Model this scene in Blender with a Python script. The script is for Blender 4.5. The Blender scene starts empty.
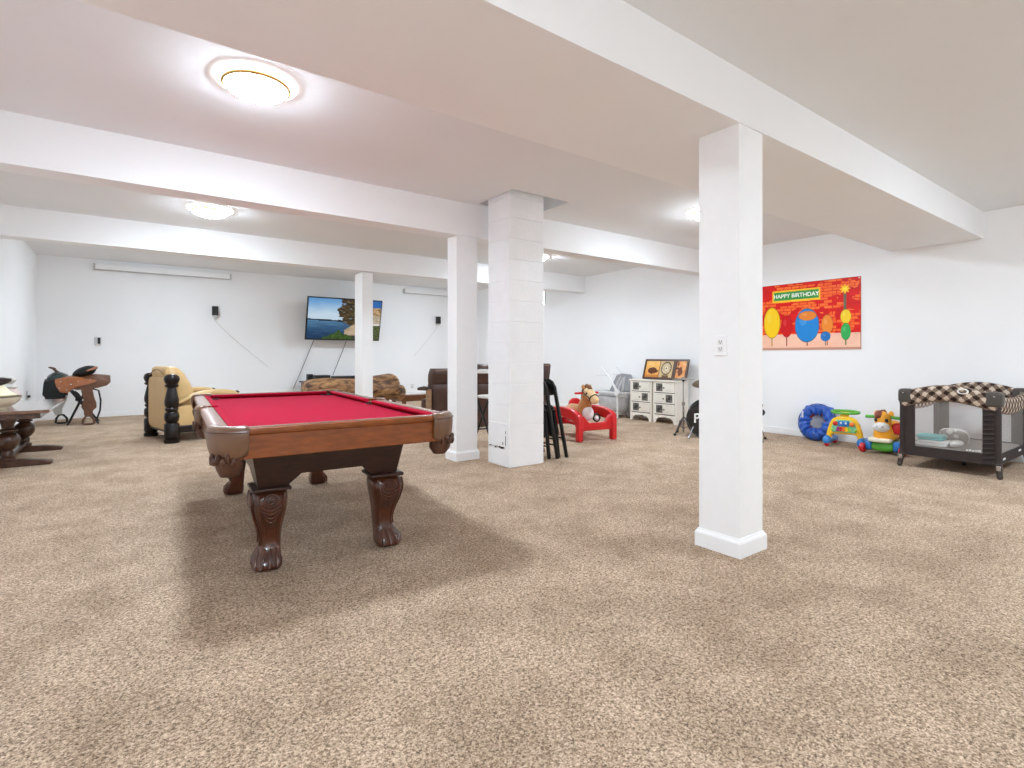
import bpy, bmesh, math, random
from mathutils import Vector, Matrix, Euler, noise

random.seed(7)
scene = bpy.context.scene
COL = scene.collection
PI = math.pi
V = Vector


def lin(c):
    out = []
    for x in c[:3]:
        x = x / 255.0
        out.append(x / 12.92 if x <= 0.04045 else ((x + 0.055) / 1.055) ** 2.4)
    return tuple(out)


# ------------------------------------------------------------------ materials
MATS = {}


def mat(name, col, rough=0.5, metal=0.0, var=0.08, scale=12.0, bump=0.0, bscale=80.0, coat=0.0,
        stretch=None, emit=0.0, alpha=1.0, sheen=0.0, spec=0.5):
    if name in MATS:
        return MATS[name]
    m = bpy.data.materials.new(name)
    m.use_nodes = True
    nt = m.node_tree
    b = nt.nodes['Principled BSDF']
    c = lin(col)
    tc = nt.nodes.new('ShaderNodeTexCoord')
    mp = nt.nodes.new('ShaderNodeMapping')
    nt.links.new(tc.outputs['Object'], mp.inputs['Vector'])
    if stretch:
        mp.inputs['Scale'].default_value = stretch
    nz = nt.nodes.new('ShaderNodeTexNoise')
    nz.inputs['Scale'].default_value = scale
    nz.inputs['Detail'].default_value = 4
    nt.links.new(mp.outputs['Vector'], nz.inputs['Vector'])
    rp = nt.nodes.new('ShaderNodeValToRGB')
    rp.color_ramp.elements[0].position = 0.3
    rp.color_ramp.elements[1].position = 0.7
    rp.color_ramp.elements[0].color = tuple(x * (1 - var) for x in c) + (1,)
    rp.color_ramp.elements[1].color = tuple(min(1, x * (1 + var)) for x in c) + (1,)
    nt.links.new(nz.outputs['Fac'], rp.inputs['Fac'])
    nt.links.new(rp.outputs['Color'], b.inputs['Base Color'])
    b.inputs['Roughness'].default_value = rough
    b.inputs['Metallic'].default_value = metal
    b.inputs['Specular IOR Level'].default_value = spec
    b.inputs['Coat Weight'].default_value = coat
    b.inputs['Coat Roughness'].default_value = 0.12
    if sheen:
        b.inputs['Sheen Weight'].default_value = sheen
    if emit:
        nt.links.new(rp.outputs['Color'], b.inputs['Emission Color'])
        b.inputs['Emission Strength'].default_value = emit
    if bump:
        n2 = nt.nodes.new('ShaderNodeTexNoise')
        n2.inputs['Scale'].default_value = bscale
        n2.inputs['Detail'].default_value = 3
        nt.links.new(mp.outputs['Vector'], n2.inputs['Vector'])
        bp = nt.nodes.new('ShaderNodeBump')
        bp.inputs['Strength'].default_value = bump
        bp.inputs['Distance'].default_value = 0.01
        nt.links.new(n2.outputs['Fac'], bp.inputs['Height'])
        nt.links.new(bp.outputs['Normal'], b.inputs['Normal'])
    if alpha < 1:
        out = nt.nodes['Material Output']
        tr = nt.nodes.new('ShaderNodeBsdfTransparent')
        mx = nt.nodes.new('ShaderNodeMixShader')
        mx.inputs[0].default_value = alpha
        nt.links.new(tr.outputs[0], mx.inputs[1])
        nt.links.new(b.outputs[0], mx.inputs[2])
        nt.links.new(mx.outputs[0], out.inputs['Surface'])
    MATS[name] = m
    return m


def wood(name, col, rough=0.3, var=0.35, coat=0.4, grain=(3, 3, 3), scale=6):
    return mat(name, col, rough, var=var, scale=scale, stretch=grain, coat=coat, bump=0.05, bscale=30)


def attr_mat(name, rough=0.5, emit=0.0):
    """picture material: the colours come from the mesh's own colour attribute"""
    m = bpy.data.materials.new(name)
    m.use_nodes = True
    nt = m.node_tree
    b = nt.nodes['Principled BSDF']
    a = nt.nodes.new('ShaderNodeAttribute')
    a.attribute_name = 'Col'
    nt.links.new(a.outputs['Color'], b.inputs['Base Color'])
    b.inputs['Roughness'].default_value = rough
    b.inputs['Specular IOR Level'].default_value = 0.25
    if emit:
        nt.links.new(a.outputs['Color'], b.inputs['Emission Color'])
        b.inputs['Emission Strength'].default_value = emit
        b.inputs['Specular IOR Level'].default_value = 0.2
        b.inputs['Base Color'].default_value = (0, 0, 0, 1)
        for l in list(nt.links):
            if l.to_socket == b.inputs['Base Color']:
                nt.links.remove(l)
        b.inputs['Base Color'].default_value = (0.01, 0.01, 0.01, 1)
    return m


# ------------------------------------------------------------------ mesh builder
def rot(rx=0, ry=0, rz=0):
    return Euler((rx, ry, rz)).to_matrix().to_4x4()


def T(x, y, z):
    return Matrix.Translation((x, y, z))


class MB:
    def __init__(self):
        self.bm = bmesh.new()

    def _m(self, vs, M):
        if M is not None:
            bmesh.ops.transform(self.bm, matrix=M, verts=vs)

    def face(self, vs):
        try:
            return self.bm.faces.new(vs)
        except ValueError:
            return None

    def box(self, c, s, M=None):
        x, y, z = c
        a, b, d = s[0] / 2, s[1] / 2, s[2] / 2
        vs = [self.bm.verts.new((x + i * a, y + j * b, z + k * d)) for i in (-1, 1) for j in (-1, 1) for k in (-1, 1)]
        for f in ((0, 1, 3, 2), (4, 6, 7, 5), (0, 4, 5, 1), (2, 3, 7, 6), (0, 2, 6, 4), (1, 5, 7, 3)):
            self.face([vs[i] for i in f])
        self._m(vs, M)
        return self

    def box2(self, lo, hi, M=None):
        return self.box([(a + b) / 2 for a, b in zip(lo, hi)], [abs(b - a) for a, b in zip(lo, hi)], M)

    def prism(self, pts, axis, a, b, M=None):
        """outline in the plane across AXIS, extruded from a to b"""
        def mk(p, t):
            return {'x': (t, p[0], p[1]), 'y': (p[0], t, p[1]), 'z': (p[0], p[1], t)}[axis]
        A = [self.bm.verts.new(mk(p, a)) for p in pts]
        B = [self.bm.verts.new(mk(p, b)) for p in pts]
        n = len(pts)
        self.face(A)
        self.face(B[::-1])
        for i in range(n):
            self.face([A[i], B[i], B[(i + 1) % n], A[(i + 1) % n]])
        self._m(A + B, M)
        return self

    def loft(self, rings, cap=True, closed=False, ring_closed=True, M=None):
        R = [[self.bm.verts.new(p) for p in r] for r in rings]
        n = len(R[0])
        m = len(R)
        for i in range(m if closed else m - 1):
            r0, r1 = R[i], R[(i + 1) % m]
            for j in range(n if ring_closed else n - 1):
                k = (j + 1) % n
                self.face([r0[j], r0[k], r1[k], r1[j]])
        if cap and not closed and ring_closed:
            self.face(R[0][::-1])
            self.face(R[-1])
        self._m([v for r in R for v in r], M)
        return self

    def tube(self, pts, r, seg=8, closed=False, M=None):
        P = [V(p) for p in pts]
        n = len(P)
        rs = r if isinstance(r, (list, tuple)) else [r] * n
        tang = []
        for i in range(n):
            if closed:
                t = P[(i + 1) % n] - P[i - 1]
            else:
                t = P[min(i + 1, n - 1)] - P[max(i - 1, 0)]
            tang.append(t.normalized() if t.length > 1e-9 else V((0, 0, 1)))
        up = V((0, 0, 1)) if abs(tang[0].z) < 0.9 else V((1, 0, 0))
        nrm = (up - tang[0] * up.dot(tang[0])).normalized()
        rings = []
        for i in range(n):
            nrm = (nrm - tang[i] * nrm.dot(tang[i]))
            nrm = nrm.normalized() if nrm.length > 1e-6 else tang[i].orthogonal().normalized()
            bi = tang[i].cross(nrm)
            rings.append([P[i] + (nrm * math.cos(a) + bi * math.sin(a)) * rs[i] for a in [2 * PI * k / seg for k in range(seg)]])
        return self.loft(rings, closed=closed, M=M)

    def lathe(self, prof, c=(0, 0, 0), seg=24, M=None, sx=1, sy=1):
        rings = [[(c[0] + max(r, 1e-4) * math.cos(2 * PI * k / seg) * sx, c[1] + max(r, 1e-4) * math.sin(2 * PI * k / seg) * sy, c[2] + z)
                  for k in range(seg)] for r, z in prof]
        return self.loft(rings, M=M)

    def ell(self, c, r, seg=20, rings=12, M=None):
        pr = []
        for i in range(rings + 1):
            a = -PI / 2 + PI * i / rings
            pr.append([(c[0] + r[0] * math.cos(a) * math.cos(2 * PI * k / seg), c[1] + r[1] * math.cos(a) * math.sin(2 * PI * k / seg), c[2] + r[2] * math.sin(a)) for k in range(seg)])
        return self.loft(pr, M=M)

    def torus(self, c, R, r, seg=32, seg2=10, M=None, sx=1, sy=1):
        pts = [(R * sx * math.cos(2 * PI * k / seg), R * sy * math.sin(2 * PI * k / seg), 0) for k in range(seg)]
        MM = T(*c) @ (M if M is not None else Matrix())
        return self.tube(pts, r, seg2, closed=True, M=MM)

    def rbox(self, c, s, r=0.03, e=4, M=None, n=20, m=14):
        """soft cushion: a super-ellipsoid box"""
        rings = []
        for i in range(m + 1):
            a = -PI / 2 + PI * i / m
            ca, sa = math.cos(a), math.sin(a)
            cz = math.copysign(abs(sa) ** (2 / e), sa)
            rr = abs(ca) ** (2 / e)
            ring = []
            for k in range(n):
                t = 2 * PI * k / n
                cx = math.copysign(abs(math.cos(t)) ** (2 / e), math.cos(t))
                cy = math.copysign(abs(math.sin(t)) ** (2 / e), math.sin(t))
                ring.append((c[0] + s[0] / 2 * rr * cx, c[1] + s[1] / 2 * rr * cy, c[2] + s[2] / 2 * cz))
            rings.append(ring)
        return self.loft(rings, M=M)

    def jitter(self, amp, freq=4.0, seed=0.0):
        for v in self.bm.verts:
            q = v.co * freq + V((seed, seed * 1.7, -seed))
            v.co += V((noise.noise(q), noise.noise(q + V((9.1, 0, 0))), noise.noise(q + V((0, 7.7, 0))))) * amp
        return self

    def build(self, name, m, parent=None, bevel=0.0, smooth=True, angle=40, sub=0):
        bm = self.bm
        bmesh.ops.remove_doubles(bm, verts=bm.verts, dist=1e-5)
        bmesh.ops.recalc_face_normals(bm, faces=bm.faces)
        me = bpy.data.meshes.new(name)
        bm.to_mesh(me)
        bm.free()
        o = bpy.data.objects.new(name, me)
        COL.objects.link(o)
        for x in (m if isinstance(m, (list, tuple)) else [m]):
            me.materials.append(x)
        if parent is not None:
            o.parent = parent
        if bevel:
            bv = o.modifiers.new('bevel', 'BEVEL')
            bv.width = bevel
            bv.segments = 2
            bv.limit_method = 'ANGLE'
            bv.angle_limit = math.radians(35)
        if sub:
            sb = o.modifiers.new('subsurf', 'SUBSURF')
            sb.levels = sub
            sb.render_levels = sub
        if smooth:
            for p in me.polygons:
                p.use_smooth = True
            if not sub:
                me.set_sharp_from_angle(angle=math.radians(angle))
        return o


def picture(name, m, parent, P0, U, W, nu, nv, fn, thick=0.0):
    """flat picture: grid from P0 along U and W, colours from fn(u, v) in sRGB 0-255"""
    P0, U, W = V(P0), V(U), V(W)
    me = bpy.data.meshes.new(name)
    vs = [P0 + U * (i / nu) + W * (j / nv) for j in range(nv + 1) for i in range(nu + 1)]
    fs = [(j * (nu + 1) + i, j * (nu + 1) + i + 1, (j + 1) * (nu + 1) + i + 1, (j + 1) * (nu + 1) + i) for j in range(nv) for i in range(nu)]
    me.from_pydata(vs, [], fs)
    at = me.color_attributes.new('Col', 'FLOAT_COLOR', 'CORNER')
    k = 0
    buf = []
    for j in range(nv):
        for i in range(nu):
            c = lin(fn((i + 0.5) / nu, (j + 0.5) / nv)) + (1.0,)
            buf.extend(c * 4)
    at.data.foreach_set('color', buf)
    me.materials.append(m)
    o = bpy.data.objects.new(name, me)
    COL.objects.link(o)
    if parent is not None:
        o.parent = parent
    return o


def tag(o, label=None, cat=None, group=None, kind=None):
    if label:
        o['label'] = label
    if cat:
        o['category'] = cat
    if group:
        o['group'] = group
    if kind:
        o['kind'] = kind
    return o


def thing(name, label, cat, loc=(0, 0, 0), rz=0.0, group=None):
    o = bpy.data.objects.new(name, None)
    o.empty_display_size = 0.1
    COL.objects.link(o)
    o.location = loc
    o.rotation_euler = (0, 0, rz)
    return tag(o, label, cat, group)


def copy_tree(o, parent=None):
    c = o.copy()
    COL.objects.link(c)
    if parent is not None:
        c.parent = parent
    for ch in list(o.children):
        copy_tree(ch, c)
    return c


def text_mesh(name, s, m, parent, M, size, extrude=0.002, shear=0.0):
    cu = bpy.data.curves.new(name + '_curve', 'FONT')
    cu.body = s
    cu.size = size
    cu.align_x = 'CENTER'
    cu.align_y = 'CENTER'
    cu.extrude = extrude
    cu.offset = size * 0.02
    cu.shear = shear
    tmp = bpy.data.objects.new(name + '_tmp', cu)
    COL.objects.link(tmp)
    bpy.context.view_layer.update()
    me = bpy.data.meshes.new_from_object(tmp.evaluated_get(bpy.context.evaluated_depsgraph_get()))
    bpy.data.objects.remove(tmp)
    me.transform(M)
    me.name = name
    me.materials.clear()
    me.materials.append(m)
    o = bpy.data.objects.new(name, me)
    COL.objects.link(o)
    if parent is not None:
        o.parent = parent
    return o
EXPOSURE = 0.62
GLOW = 135.0

# ------------------------------------------------------------------ palette
M_wall = mat('white_wall_paint', (242, 242, 242), 0.85, var=0.012, scale=1.5, bump=0.03, bscale=60)
M_ceil = mat('ceiling_paint', (234, 235, 236), 0.9, var=0.012, scale=1.0, bump=0.05, bscale=90)
M_trim = mat('white_trim_paint', (243, 243, 243), 0.5, var=0.01)
M_block = mat('painted_block', (240, 240, 240), 0.7, var=0.02, scale=6, bump=0.25, bscale=45)
M_black = mat('black_plastic', (22, 22, 24), 0.4, var=0.1)
M_blackmetal = mat('black_metal', (26, 25, 26), 0.35, metal=0.3, var=0.1)
M_white_pl = mat('white_plastic', (232, 232, 230), 0.4, var=0.01)
M_chrome = mat('chrome', (190, 190, 192), 0.2, metal=1.0, var=0.03)
M_brass = mat('brass', (190, 150, 90), 0.3, metal=0.9, var=0.05)


def carpet():
    m = bpy.data.materials.new('beige_carpet')
    m.use_nodes = True
    nt = m.node_tree
    b = nt.nodes['Principled BSDF']
    N = nt.nodes.new
    L = nt.links.new
    tc = N('ShaderNodeTexCoord')
    # pile speckle: every tuft its own tone, softened by a finer noise
    vo = N('ShaderNodeTexVoronoi')
    vo.inputs['Scale'].default_value = 185
    L(tc.outputs['Object'], vo.inputs['Vector'])
    sp = N('ShaderNodeSeparateColor')
    L(vo.outputs['Color'], sp.inputs[0])
    n1 = N('ShaderNodeTexNoise')
    n1.inputs['Scale'].default_value = 70
    n1.inputs['Detail'].default_value = 4
    n1.inputs['Roughness'].default_value = 0.75
    L(tc.outputs['Object'], n1.inputs['Vector'])
    ad = N('ShaderNodeMath')
    ad.operation = 'MULTIPLY_ADD'
    ad.inputs[1].default_value = 0.38
    L(sp.outputs[0], ad.inputs[0])
    L(n1.outputs['Fac'], ad.inputs[2])
    r1 = N('ShaderNodeValToRGB')
    e = r1.color_ramp.elements
    e[0].position = 0.37
    e[0].color = lin((84, 70, 59)) + (1,)
    e[1].position = 0.97
    e[1].color = lin((232, 210, 186)) + (1,)
    k = r1.color_ramp.elements.new(0.58)
    k.color = lin((153, 131, 111)) + (1,)
    k = r1.color_ramp.elements.new(0.74)
    k.color = lin((193, 169, 145)) + (1,)
    L(ad.outputs[0], r1.inputs['Fac'])
    # worn / brushed pile patches
    n2 = N('ShaderNodeTexNoise')
    n2.inputs['Scale'].default_value = 2.6
    n2.inputs['Detail'].default_value = 5
    n2.inputs['Roughness'].default_value = 0.62
    n2.inputs['Distortion'].default_value = 0.25
    L(tc.outputs['Object'], n2.inputs['Vector'])
    r2 = N('ShaderNodeValToRGB')
    r2.color_ramp.elements[0].position = 0.32
    r2.color_ramp.elements[0].color = (0.78, 0.75, 0.715, 1)
    r2.color_ramp.elements[1].position = 0.62
    r2.color_ramp.elements[1].color = (1.06, 1.05, 1.04, 1)
    L(n2.outputs['Fac'], r2.inputs['Fac'])
    mx = N('ShaderNodeMix')
    mx.data_type = 'RGBA'
    mx.blend_type = 'MULTIPLY'
    mx.inputs[0].default_value = 1.0
    L(r1.outputs['Color'], mx.inputs[6])
    L(r2.outputs['Color'], mx.inputs[7])
    L(mx.outputs[2], b.inputs['Base Color'])
    b.inputs['Roughness'].default_value = 0.95
    b.inputs['Specular IOR Level'].default_value = 0.1
    bp = N('ShaderNodeBump')
    bp.inputs['Strength'].default_value = 0.7
    bp.inputs['Distance'].default_value = 0.012
    L(n1.outputs['Fac'], bp.inputs['Height'])
    L(bp.outputs['Normal'], b.inputs['Normal'])
    return m


M_carpet = carpet()

# ------------------------------------------------------------------ the room
XL, XR, YF, YB = -1.42, 8.15, -3.6, 13.2
ZC, ZB, ZK, ZF = 2.97, 2.593, 3.12, 2.91       # ceiling, underside of beams, ceiling of the far bay
YS0, YS1 = 1.72, 2.66               # dropped soffit
YA0, YA1 = 5.20, 5.44               # first beam
YC0, YC1 = 8.42, 8.66               # second beam
HX0, HX1, HY0, HY1 = 3.27, 4.07, 4.47, 5.15   # opening in the ceiling round the block pillar


def struct(name, mb, m, label, parent=None, **k):
    o = mb.build(name, m, parent, **k)
    if parent is None:
        tag(o, label, name.split('_')[0].split('.')[0], kind='structure')
    return o


w = 0.15
struct('floor', MB().box2((XL - w, YF - w, -0.1), (XR + w, YB + w, 0)), M_carpet, 'beige speckled carpet over the whole basement floor')
mb = MB()
mb.box2((XL, YF, ZF), (XR, YS0 + 0.05, ZC + 0.1))
mb.box2((XL, YS1 - 0.05, ZC), (XR, HY0, ZC + 0.1))
mb.box2((XL, HY0, ZC), (HX0, YA0 + 0.05, ZC + 0.1))
mb.box2((HX1, HY0, ZC), (XR, YA0 + 0.05, ZC + 0.1))
mb.box2((HX0, HY1, ZC), (HX1, YA0 + 0.05, ZC + 0.1))
mb.box2((XL, YA1 - 0.05, ZC), (XR, YC0 + 0.05, ZC + 0.1))
mb.box2((XL, YC1 - 0.05, ZK), (XR, YB, ZK + 0.1))
# shaft above the opening
mb.box2((HX0 - 0.02, HY0 - 0.02, ZC + 0.1), (HX1 + 0.02, HY0, ZC + 0.45))
mb.box2((HX0 - 0.02, HY1, ZC + 0.1), (HX1 + 0.02, HY1 + 0.02, ZC + 0.45))
mb.box2((HX0 - 0.02, HY0, ZC + 0.1), (HX0, HY1, ZC + 0.45))
mb.box2((HX1, HY0, ZC + 0.1), (HX1 + 0.02, HY1, ZC + 0.45))
mb.box2((HX0 - 0.02, HY0 - 0.02, ZC + 0.45), (HX1 + 0.02, HY1 + 0.02, ZC + 0.5))
struct('ceiling', mb, M_ceil, 'off-white smooth ceiling between the beams', smooth=False)
struct('wall_left', MB().box2((XL - w, YF - w, 0), (XL, YB + w, 3.6)), M_wall, 'white side wall behind the trestle table', smooth=False)
struct('wall_back', MB().box2((XL, YB, 0), (XR, YB + w, 3.6)), M_wall, 'white far wall with the television', smooth=False)
struct('wall_front', MB().box2((XL, YF - w, 0), (XR, YF, 3.6)), M_wall, 'white wall behind the viewer', smooth=False)
WY0, WY1, WZ0, WZ1 = 9.80, 11.0, 2.47, 2.78
mb = MB()
mb.box2((XR, YF - w, 0), (XR + w, WY0, 3.6))
mb.box2((XR, WY1, 0), (XR + w, YB + w, 3.6))
mb.box2((XR, WY0, 0), (XR + w, WY1, WZ0))
mb.box2((XR, WY0, WZ1), (XR + w, WY1, 3.6))
struct('wall_right', mb, M_wall, 'white side wall with the birthday banner', smooth=False)
# high daylight window behind the second beam
wn = thing('window_1', 'small high window with a dark edge just below the far beam', 'window', (XR, 0, 0))
tag(wn, kind='structure')
M_day = mat('daylight_pane', (250, 250, 248), 0.3, var=0.0, emit=2.2)
MB().box2((0.05, WY0, WZ0), (0.06, WY1, WZ1)).build('pane', M_day, wn)
mb = MB()
mb.box2((-0.005, WY0, WZ0), (0.06, WY0 + 0.03, WZ1))
mb.box2((-0.005, WY1 - 0.03, WZ0), (0.06, WY1, WZ1))
mb.build('frame', mat('dark_window_frame', (70, 68, 66), 0.5), wn)

# soffit and beams
struct('soffit_beam', MB().box2((XL, YS0, ZB), (XR, YS1, ZC + 0.1)), M_wall, 'wide dropped ceiling soffit resting on the nearest white column', smooth=False)
struct('ceiling_beam', MB().box2((XL, YA0, ZB), (XR, YA1, ZC + 0.1)), M_wall, 'white drywalled beam passing behind the block pillar', smooth=False)
struct('ceiling_beam', MB().box2((XL, YC0, ZB + 0.02), (XR, YC1, ZK + 0.1)), M_wall, 'white drywalled beam farthest from the viewer', smooth=False)


def column(x0, x1, y0, y1, label, z1=ZB):
    o = MB().box2((x0, y0, 0), (x1, y1, z1)).build('column', M_trim, None, smooth=False, bevel=0.004)
    tag(o, label, 'column', kind='structure')
    b = MB()
    e = 0.018
    rings = []
    for d, z in ((e, 0), (e, 0.085), (e * 0.75, 0.095), (0.007, 0.103), (0.004, 0.112)):
        rings.append([(x0 - d, y0 - d, z), (x1 + d, y0 - d, z), (x1 + d, y1 + d, z), (x0 - d, y1 + d, z)])
    b.loft(rings)
    b.build('base_molding', M_trim, o, smooth=False)
    return o


column(2.931, 3.20, 1.725, 1.998, 'white square column nearest the viewer with an outlet on it')
column(3.02, 3.30, 5.215, 5.43, 'white square column beside the painted block pillar')
column(3.10, 3.28, 8.44, 8.80, 'slim white column in front of the television')

# painted concrete block pillar
mb = MB()
bx0, bx1, by0, by1, ch = 3.29, 3.765, 4.56, 4.97, 0.225
z = 0.0
k = 0
while z < 3.4:
    h = min(ch, 3.4 - z)
    mb.box2((bx0, by0, z + 0.0025), (bx1, by1, z + h - 0.0025))
    mb.box2((bx0 + 0.006, by0 + 0.006, z - 0.003), (bx1 - 0.006, by1 - 0.006, z + 0.003))
    z += ch
    k += 1
o = tag(mb.build('block_pillar', M_block, None, smooth=False, bevel=0.004), 'square white painted concrete block pillar rising into a ceiling opening', 'pillar', kind='structure')
M_stain = mat('rust_mark', (70, 62, 58), 0.8, var=0.4, scale=60)
mb = MB()
mb.box2((bx0 - 0.006, 4.62, 0.20), (bx0 + 0.004, 4.93, 0.47))
mb.build('cleanout_plate', M_block, o, bevel=0.002)
mb = MB()
for i in range(26):
    yy = 4.63 + random.random() * 0.29
    if random.random() < 0.85:
        mb.box2((bx0 - 0.0075, yy, 0.19 + random.random() * 0.02), (bx0 - 0.0055, yy + 0.012 + random.random() * 0.03, 0.205 + random.random() * 0.012))
for i in range(9):
    zz = 0.22 + random.random() * 0.22
    mb.box2((bx0 - 0.0075, 4.618, zz), (bx0 - 0.0055, 4.626, zz + 0.03))
mb.box2((bx0 - 0.0075, 4.665, 0.24), (bx0 - 0.0055, 4.68, 0.265))
mb.build('scuff_mark', M_stain, o, smooth=False)

# baseboards
for nm, lo, hi, lb in (('baseboard_back', (XL, YB - 0.015, 0), (XR, YB, 0.10), 'white baseboard along the far wall'),
                       ('baseboard_left', (XL, YF, 0), (XL + 0.015, YB, 0.10), 'white baseboard along the wall by the trestle table'),
                       ('baseboard_right', (XR - 0.015, YF, 0), (XR, YB, 0.10), 'white baseboard along the banner wall')):
    struct(nm, MB().box2(lo, hi), M_trim, lb, bevel=0.004)

# ------------------------------------------------------------------ lamps
M_glow = mat('lit_lamp_glass', (221, 237, 251), 0.4, var=0.0, emit=GLOW)
M_glow_fill = mat('front_fill_glass', (221, 237, 251), 0.4, var=0.0, emit=GLOW * 1.7)  # stronger glow for the added fill lights on the near ceiling

M_rim = mat('lit_lamp_rim', (250, 250, 248), 0.4, var=0.0, emit=4.0)


def ceiling_light(x, y, zc, label, glass=None):
    t = thing('ceiling_light', label, 'ceiling light', (x, y, zc), group='round flush ceiling lights')
    MB().lathe([(0.0, 0), (0.238, 0), (0.242, -0.012), (0.228, -0.022), (0.20, -0.026), (0.0, -0.026)], seg=40).build('base_plate', M_rim, t)
    MB().torus((0, 0, -0.034), 0.193, 0.012, seg=48).build('trim_ring', M_brass, t)
    pr = [(0.187, -0.026)]
    for i in range(1, 9):
        a = PI / 2 * i / 8
        pr.append((0.187 * math.cos(a), -0.034 - 0.062 * math.sin(a)))
    MB().lathe(pr, seg=40).build('glass_dome', glass or M_glow, t)
    return t


ceiling_light(0.66, 3.70, ZC, 'lit round flush ceiling light with brass ring above the pool table')
ceiling_light(0.78, 7.22, ZC, 'lit round flush ceiling light between the two beams above the armchair')
ceiling_light(5.70, 3.77, ZC, 'lit round flush ceiling light half hidden behind the nearest column')
ceiling_light(5.80, 7.26, ZC, 'lit round flush ceiling light half hidden behind the block pillar')
for x, y, zz, lb in ((0.75, 10.9, ZK, 'lit round ceiling light hidden behind the far beam above the saddle'), (5.9, 10.9, ZK, 'lit round ceiling light hidden behind the far beam above the sofa'),
                     (0.3, -1.0, ZF, 'added unseen round fill light above the viewer'), (5.6, -0.6, ZF, 'added unseen round fill light on the near ceiling by the playpen')):  # this row: fill lights added out of view to brighten the near bay
    ceiling_light(x, y, zz, lb, M_glow_fill if y < 0 else M_glow)

# ------------------------------------------------------------------ pool table
W_rail = wood('pool_rail_wood', (128, 66, 25), 0.25, 0.22, 0.4, (1.5, 1.5, 6), 8)
W_dark = wood('pool_cabinet_wood', (54, 27, 15), 0.4, 0.3, 0.08, (2, 2, 8), 7)
W_carve = wood('carved_leg_wood', (80, 40, 22), 0.3, 0.3, 0.4, (4, 4, 2), 6)
M_cloth = mat('crimson_cloth', (164, 14, 48), 0.95, var=0.05, scale=140, bump=0.08, bscale=260, spec=0.12)
M_leather = mat('brown_leather', (112, 80, 57), 0.36, var=0.14, scale=9, bump=0.12, bscale=60, coat=0.2)
M_dleather = mat('dark_leather', (82, 50, 34), 0.45, var=0.25, scale=14, bump=0.2, bscale=60)

pt = thing('pool_table', 'carved wooden pool table with crimson cloth and brown leather pockets', 'pool table', (1.035, 4.17, 0), math.radians(-3.2))
HW, HL, HT = 0.65, 1.375, 0.85
cut = 0.13
RW, CW = 0.085, 0.04
bed = MB()
ix, iy, cc = 0.575, 1.30, 0.09
bed.prism([(-ix + cc, -iy), (ix - cc, -iy), (ix, -iy + cc), (ix, -0.06), (ix - 0.03, 0), (ix, 0.06), (ix, iy - cc), (ix - cc, iy), (-ix + cc, iy), (-ix, iy - cc), (-ix, 0.06), (-ix + 0.03, 0), (-ix, -0.06), (-ix, -iy + cc)], 'z', 0.785, 0.812)
bed.build('bed_cloth', M_cloth, pt, smooth=False)


def rail(a, b, side):
    """a..b along the rail, side: 'x-','x+','y-','y+'"""
    s = -1 if side[1] == '-' else 1
    E = HW if side[0] == 'x' else HL
    prof = [(E - RW, 0.80), (E - RW, HT - 0.004), (E - RW + 0.01, HT), (E - 0.02, HT), (E - 0.006, HT - 0.006), (E, HT - 0.018), (E - 0.002, HT - 0.03), (E - 0.012, HT - 0.038), (E - 0.012, 0.80)]
    cush = [(E - RW, 0.813), (E - RW - CW * 0.8, 0.828), (E - RW - CW, 0.842), (E - RW - CW * 0.8, HT - 0.002), (E - RW, HT - 0.001)]

    def put(mb, pr, a, b, sl):
        if side[0] == 'x':
            r = [[(s * p, t + (sl * q), z) for p, z in pr for q in [0]] for t in (a, b)]
            rings = []
            for t, sg in ((a, 1), (b, -1)):
                rings.append([(s * p, t + sg * sl * (E - RW - p) * 0.6, z) for p, z in pr])
        else:
            rings = []
            for t, sg in ((a, 1), (b, -1)):
                rings.append([(t + sg * sl * (E - RW - p) * 0.6, s * p, z) for p, z in pr])
        mb.loft(rings)
    m1 = MB()
    put(m1, prof, a, b, 0)
    r = m1.build('rail', W_rail, pt, angle=30)
    m2 = MB()
    put(m2, cush, a + 0.004, b - 0.004, 1)
    m2.build('cushion', M_cloth, r, angle=30)
    return r


for s in ('x-', 'x+'):
    rail(-HL + cut, -0.075, s)
    rail(0.075, HL - cut, s)
for s in ('y-', 'y+'):
    rail(-HW + cut, HW - cut, s)
# aprons under the rails
for s in (-1, 1):
    MB().box2((s * (HW - 0.015), -HL + 0.12, 0.695), (s * (HW - 0.045), HL - 0.12, 0.815)).build('apron', W_rail, pt, bevel=0.004)
    MB().box2((-HW + 0.12, s * (HL - 0.015), 0.695), (HW - 0.12, s * (HL - 0.045), 0.815)).build('apron', W_rail, pt, bevel=0.004)
MB().box2((-HW + 0.05, -HL + 0.05, 0.70), (HW - 0.05, HL - 0.05, 0.785)).build('slate_bed', W_dark, pt)


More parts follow.
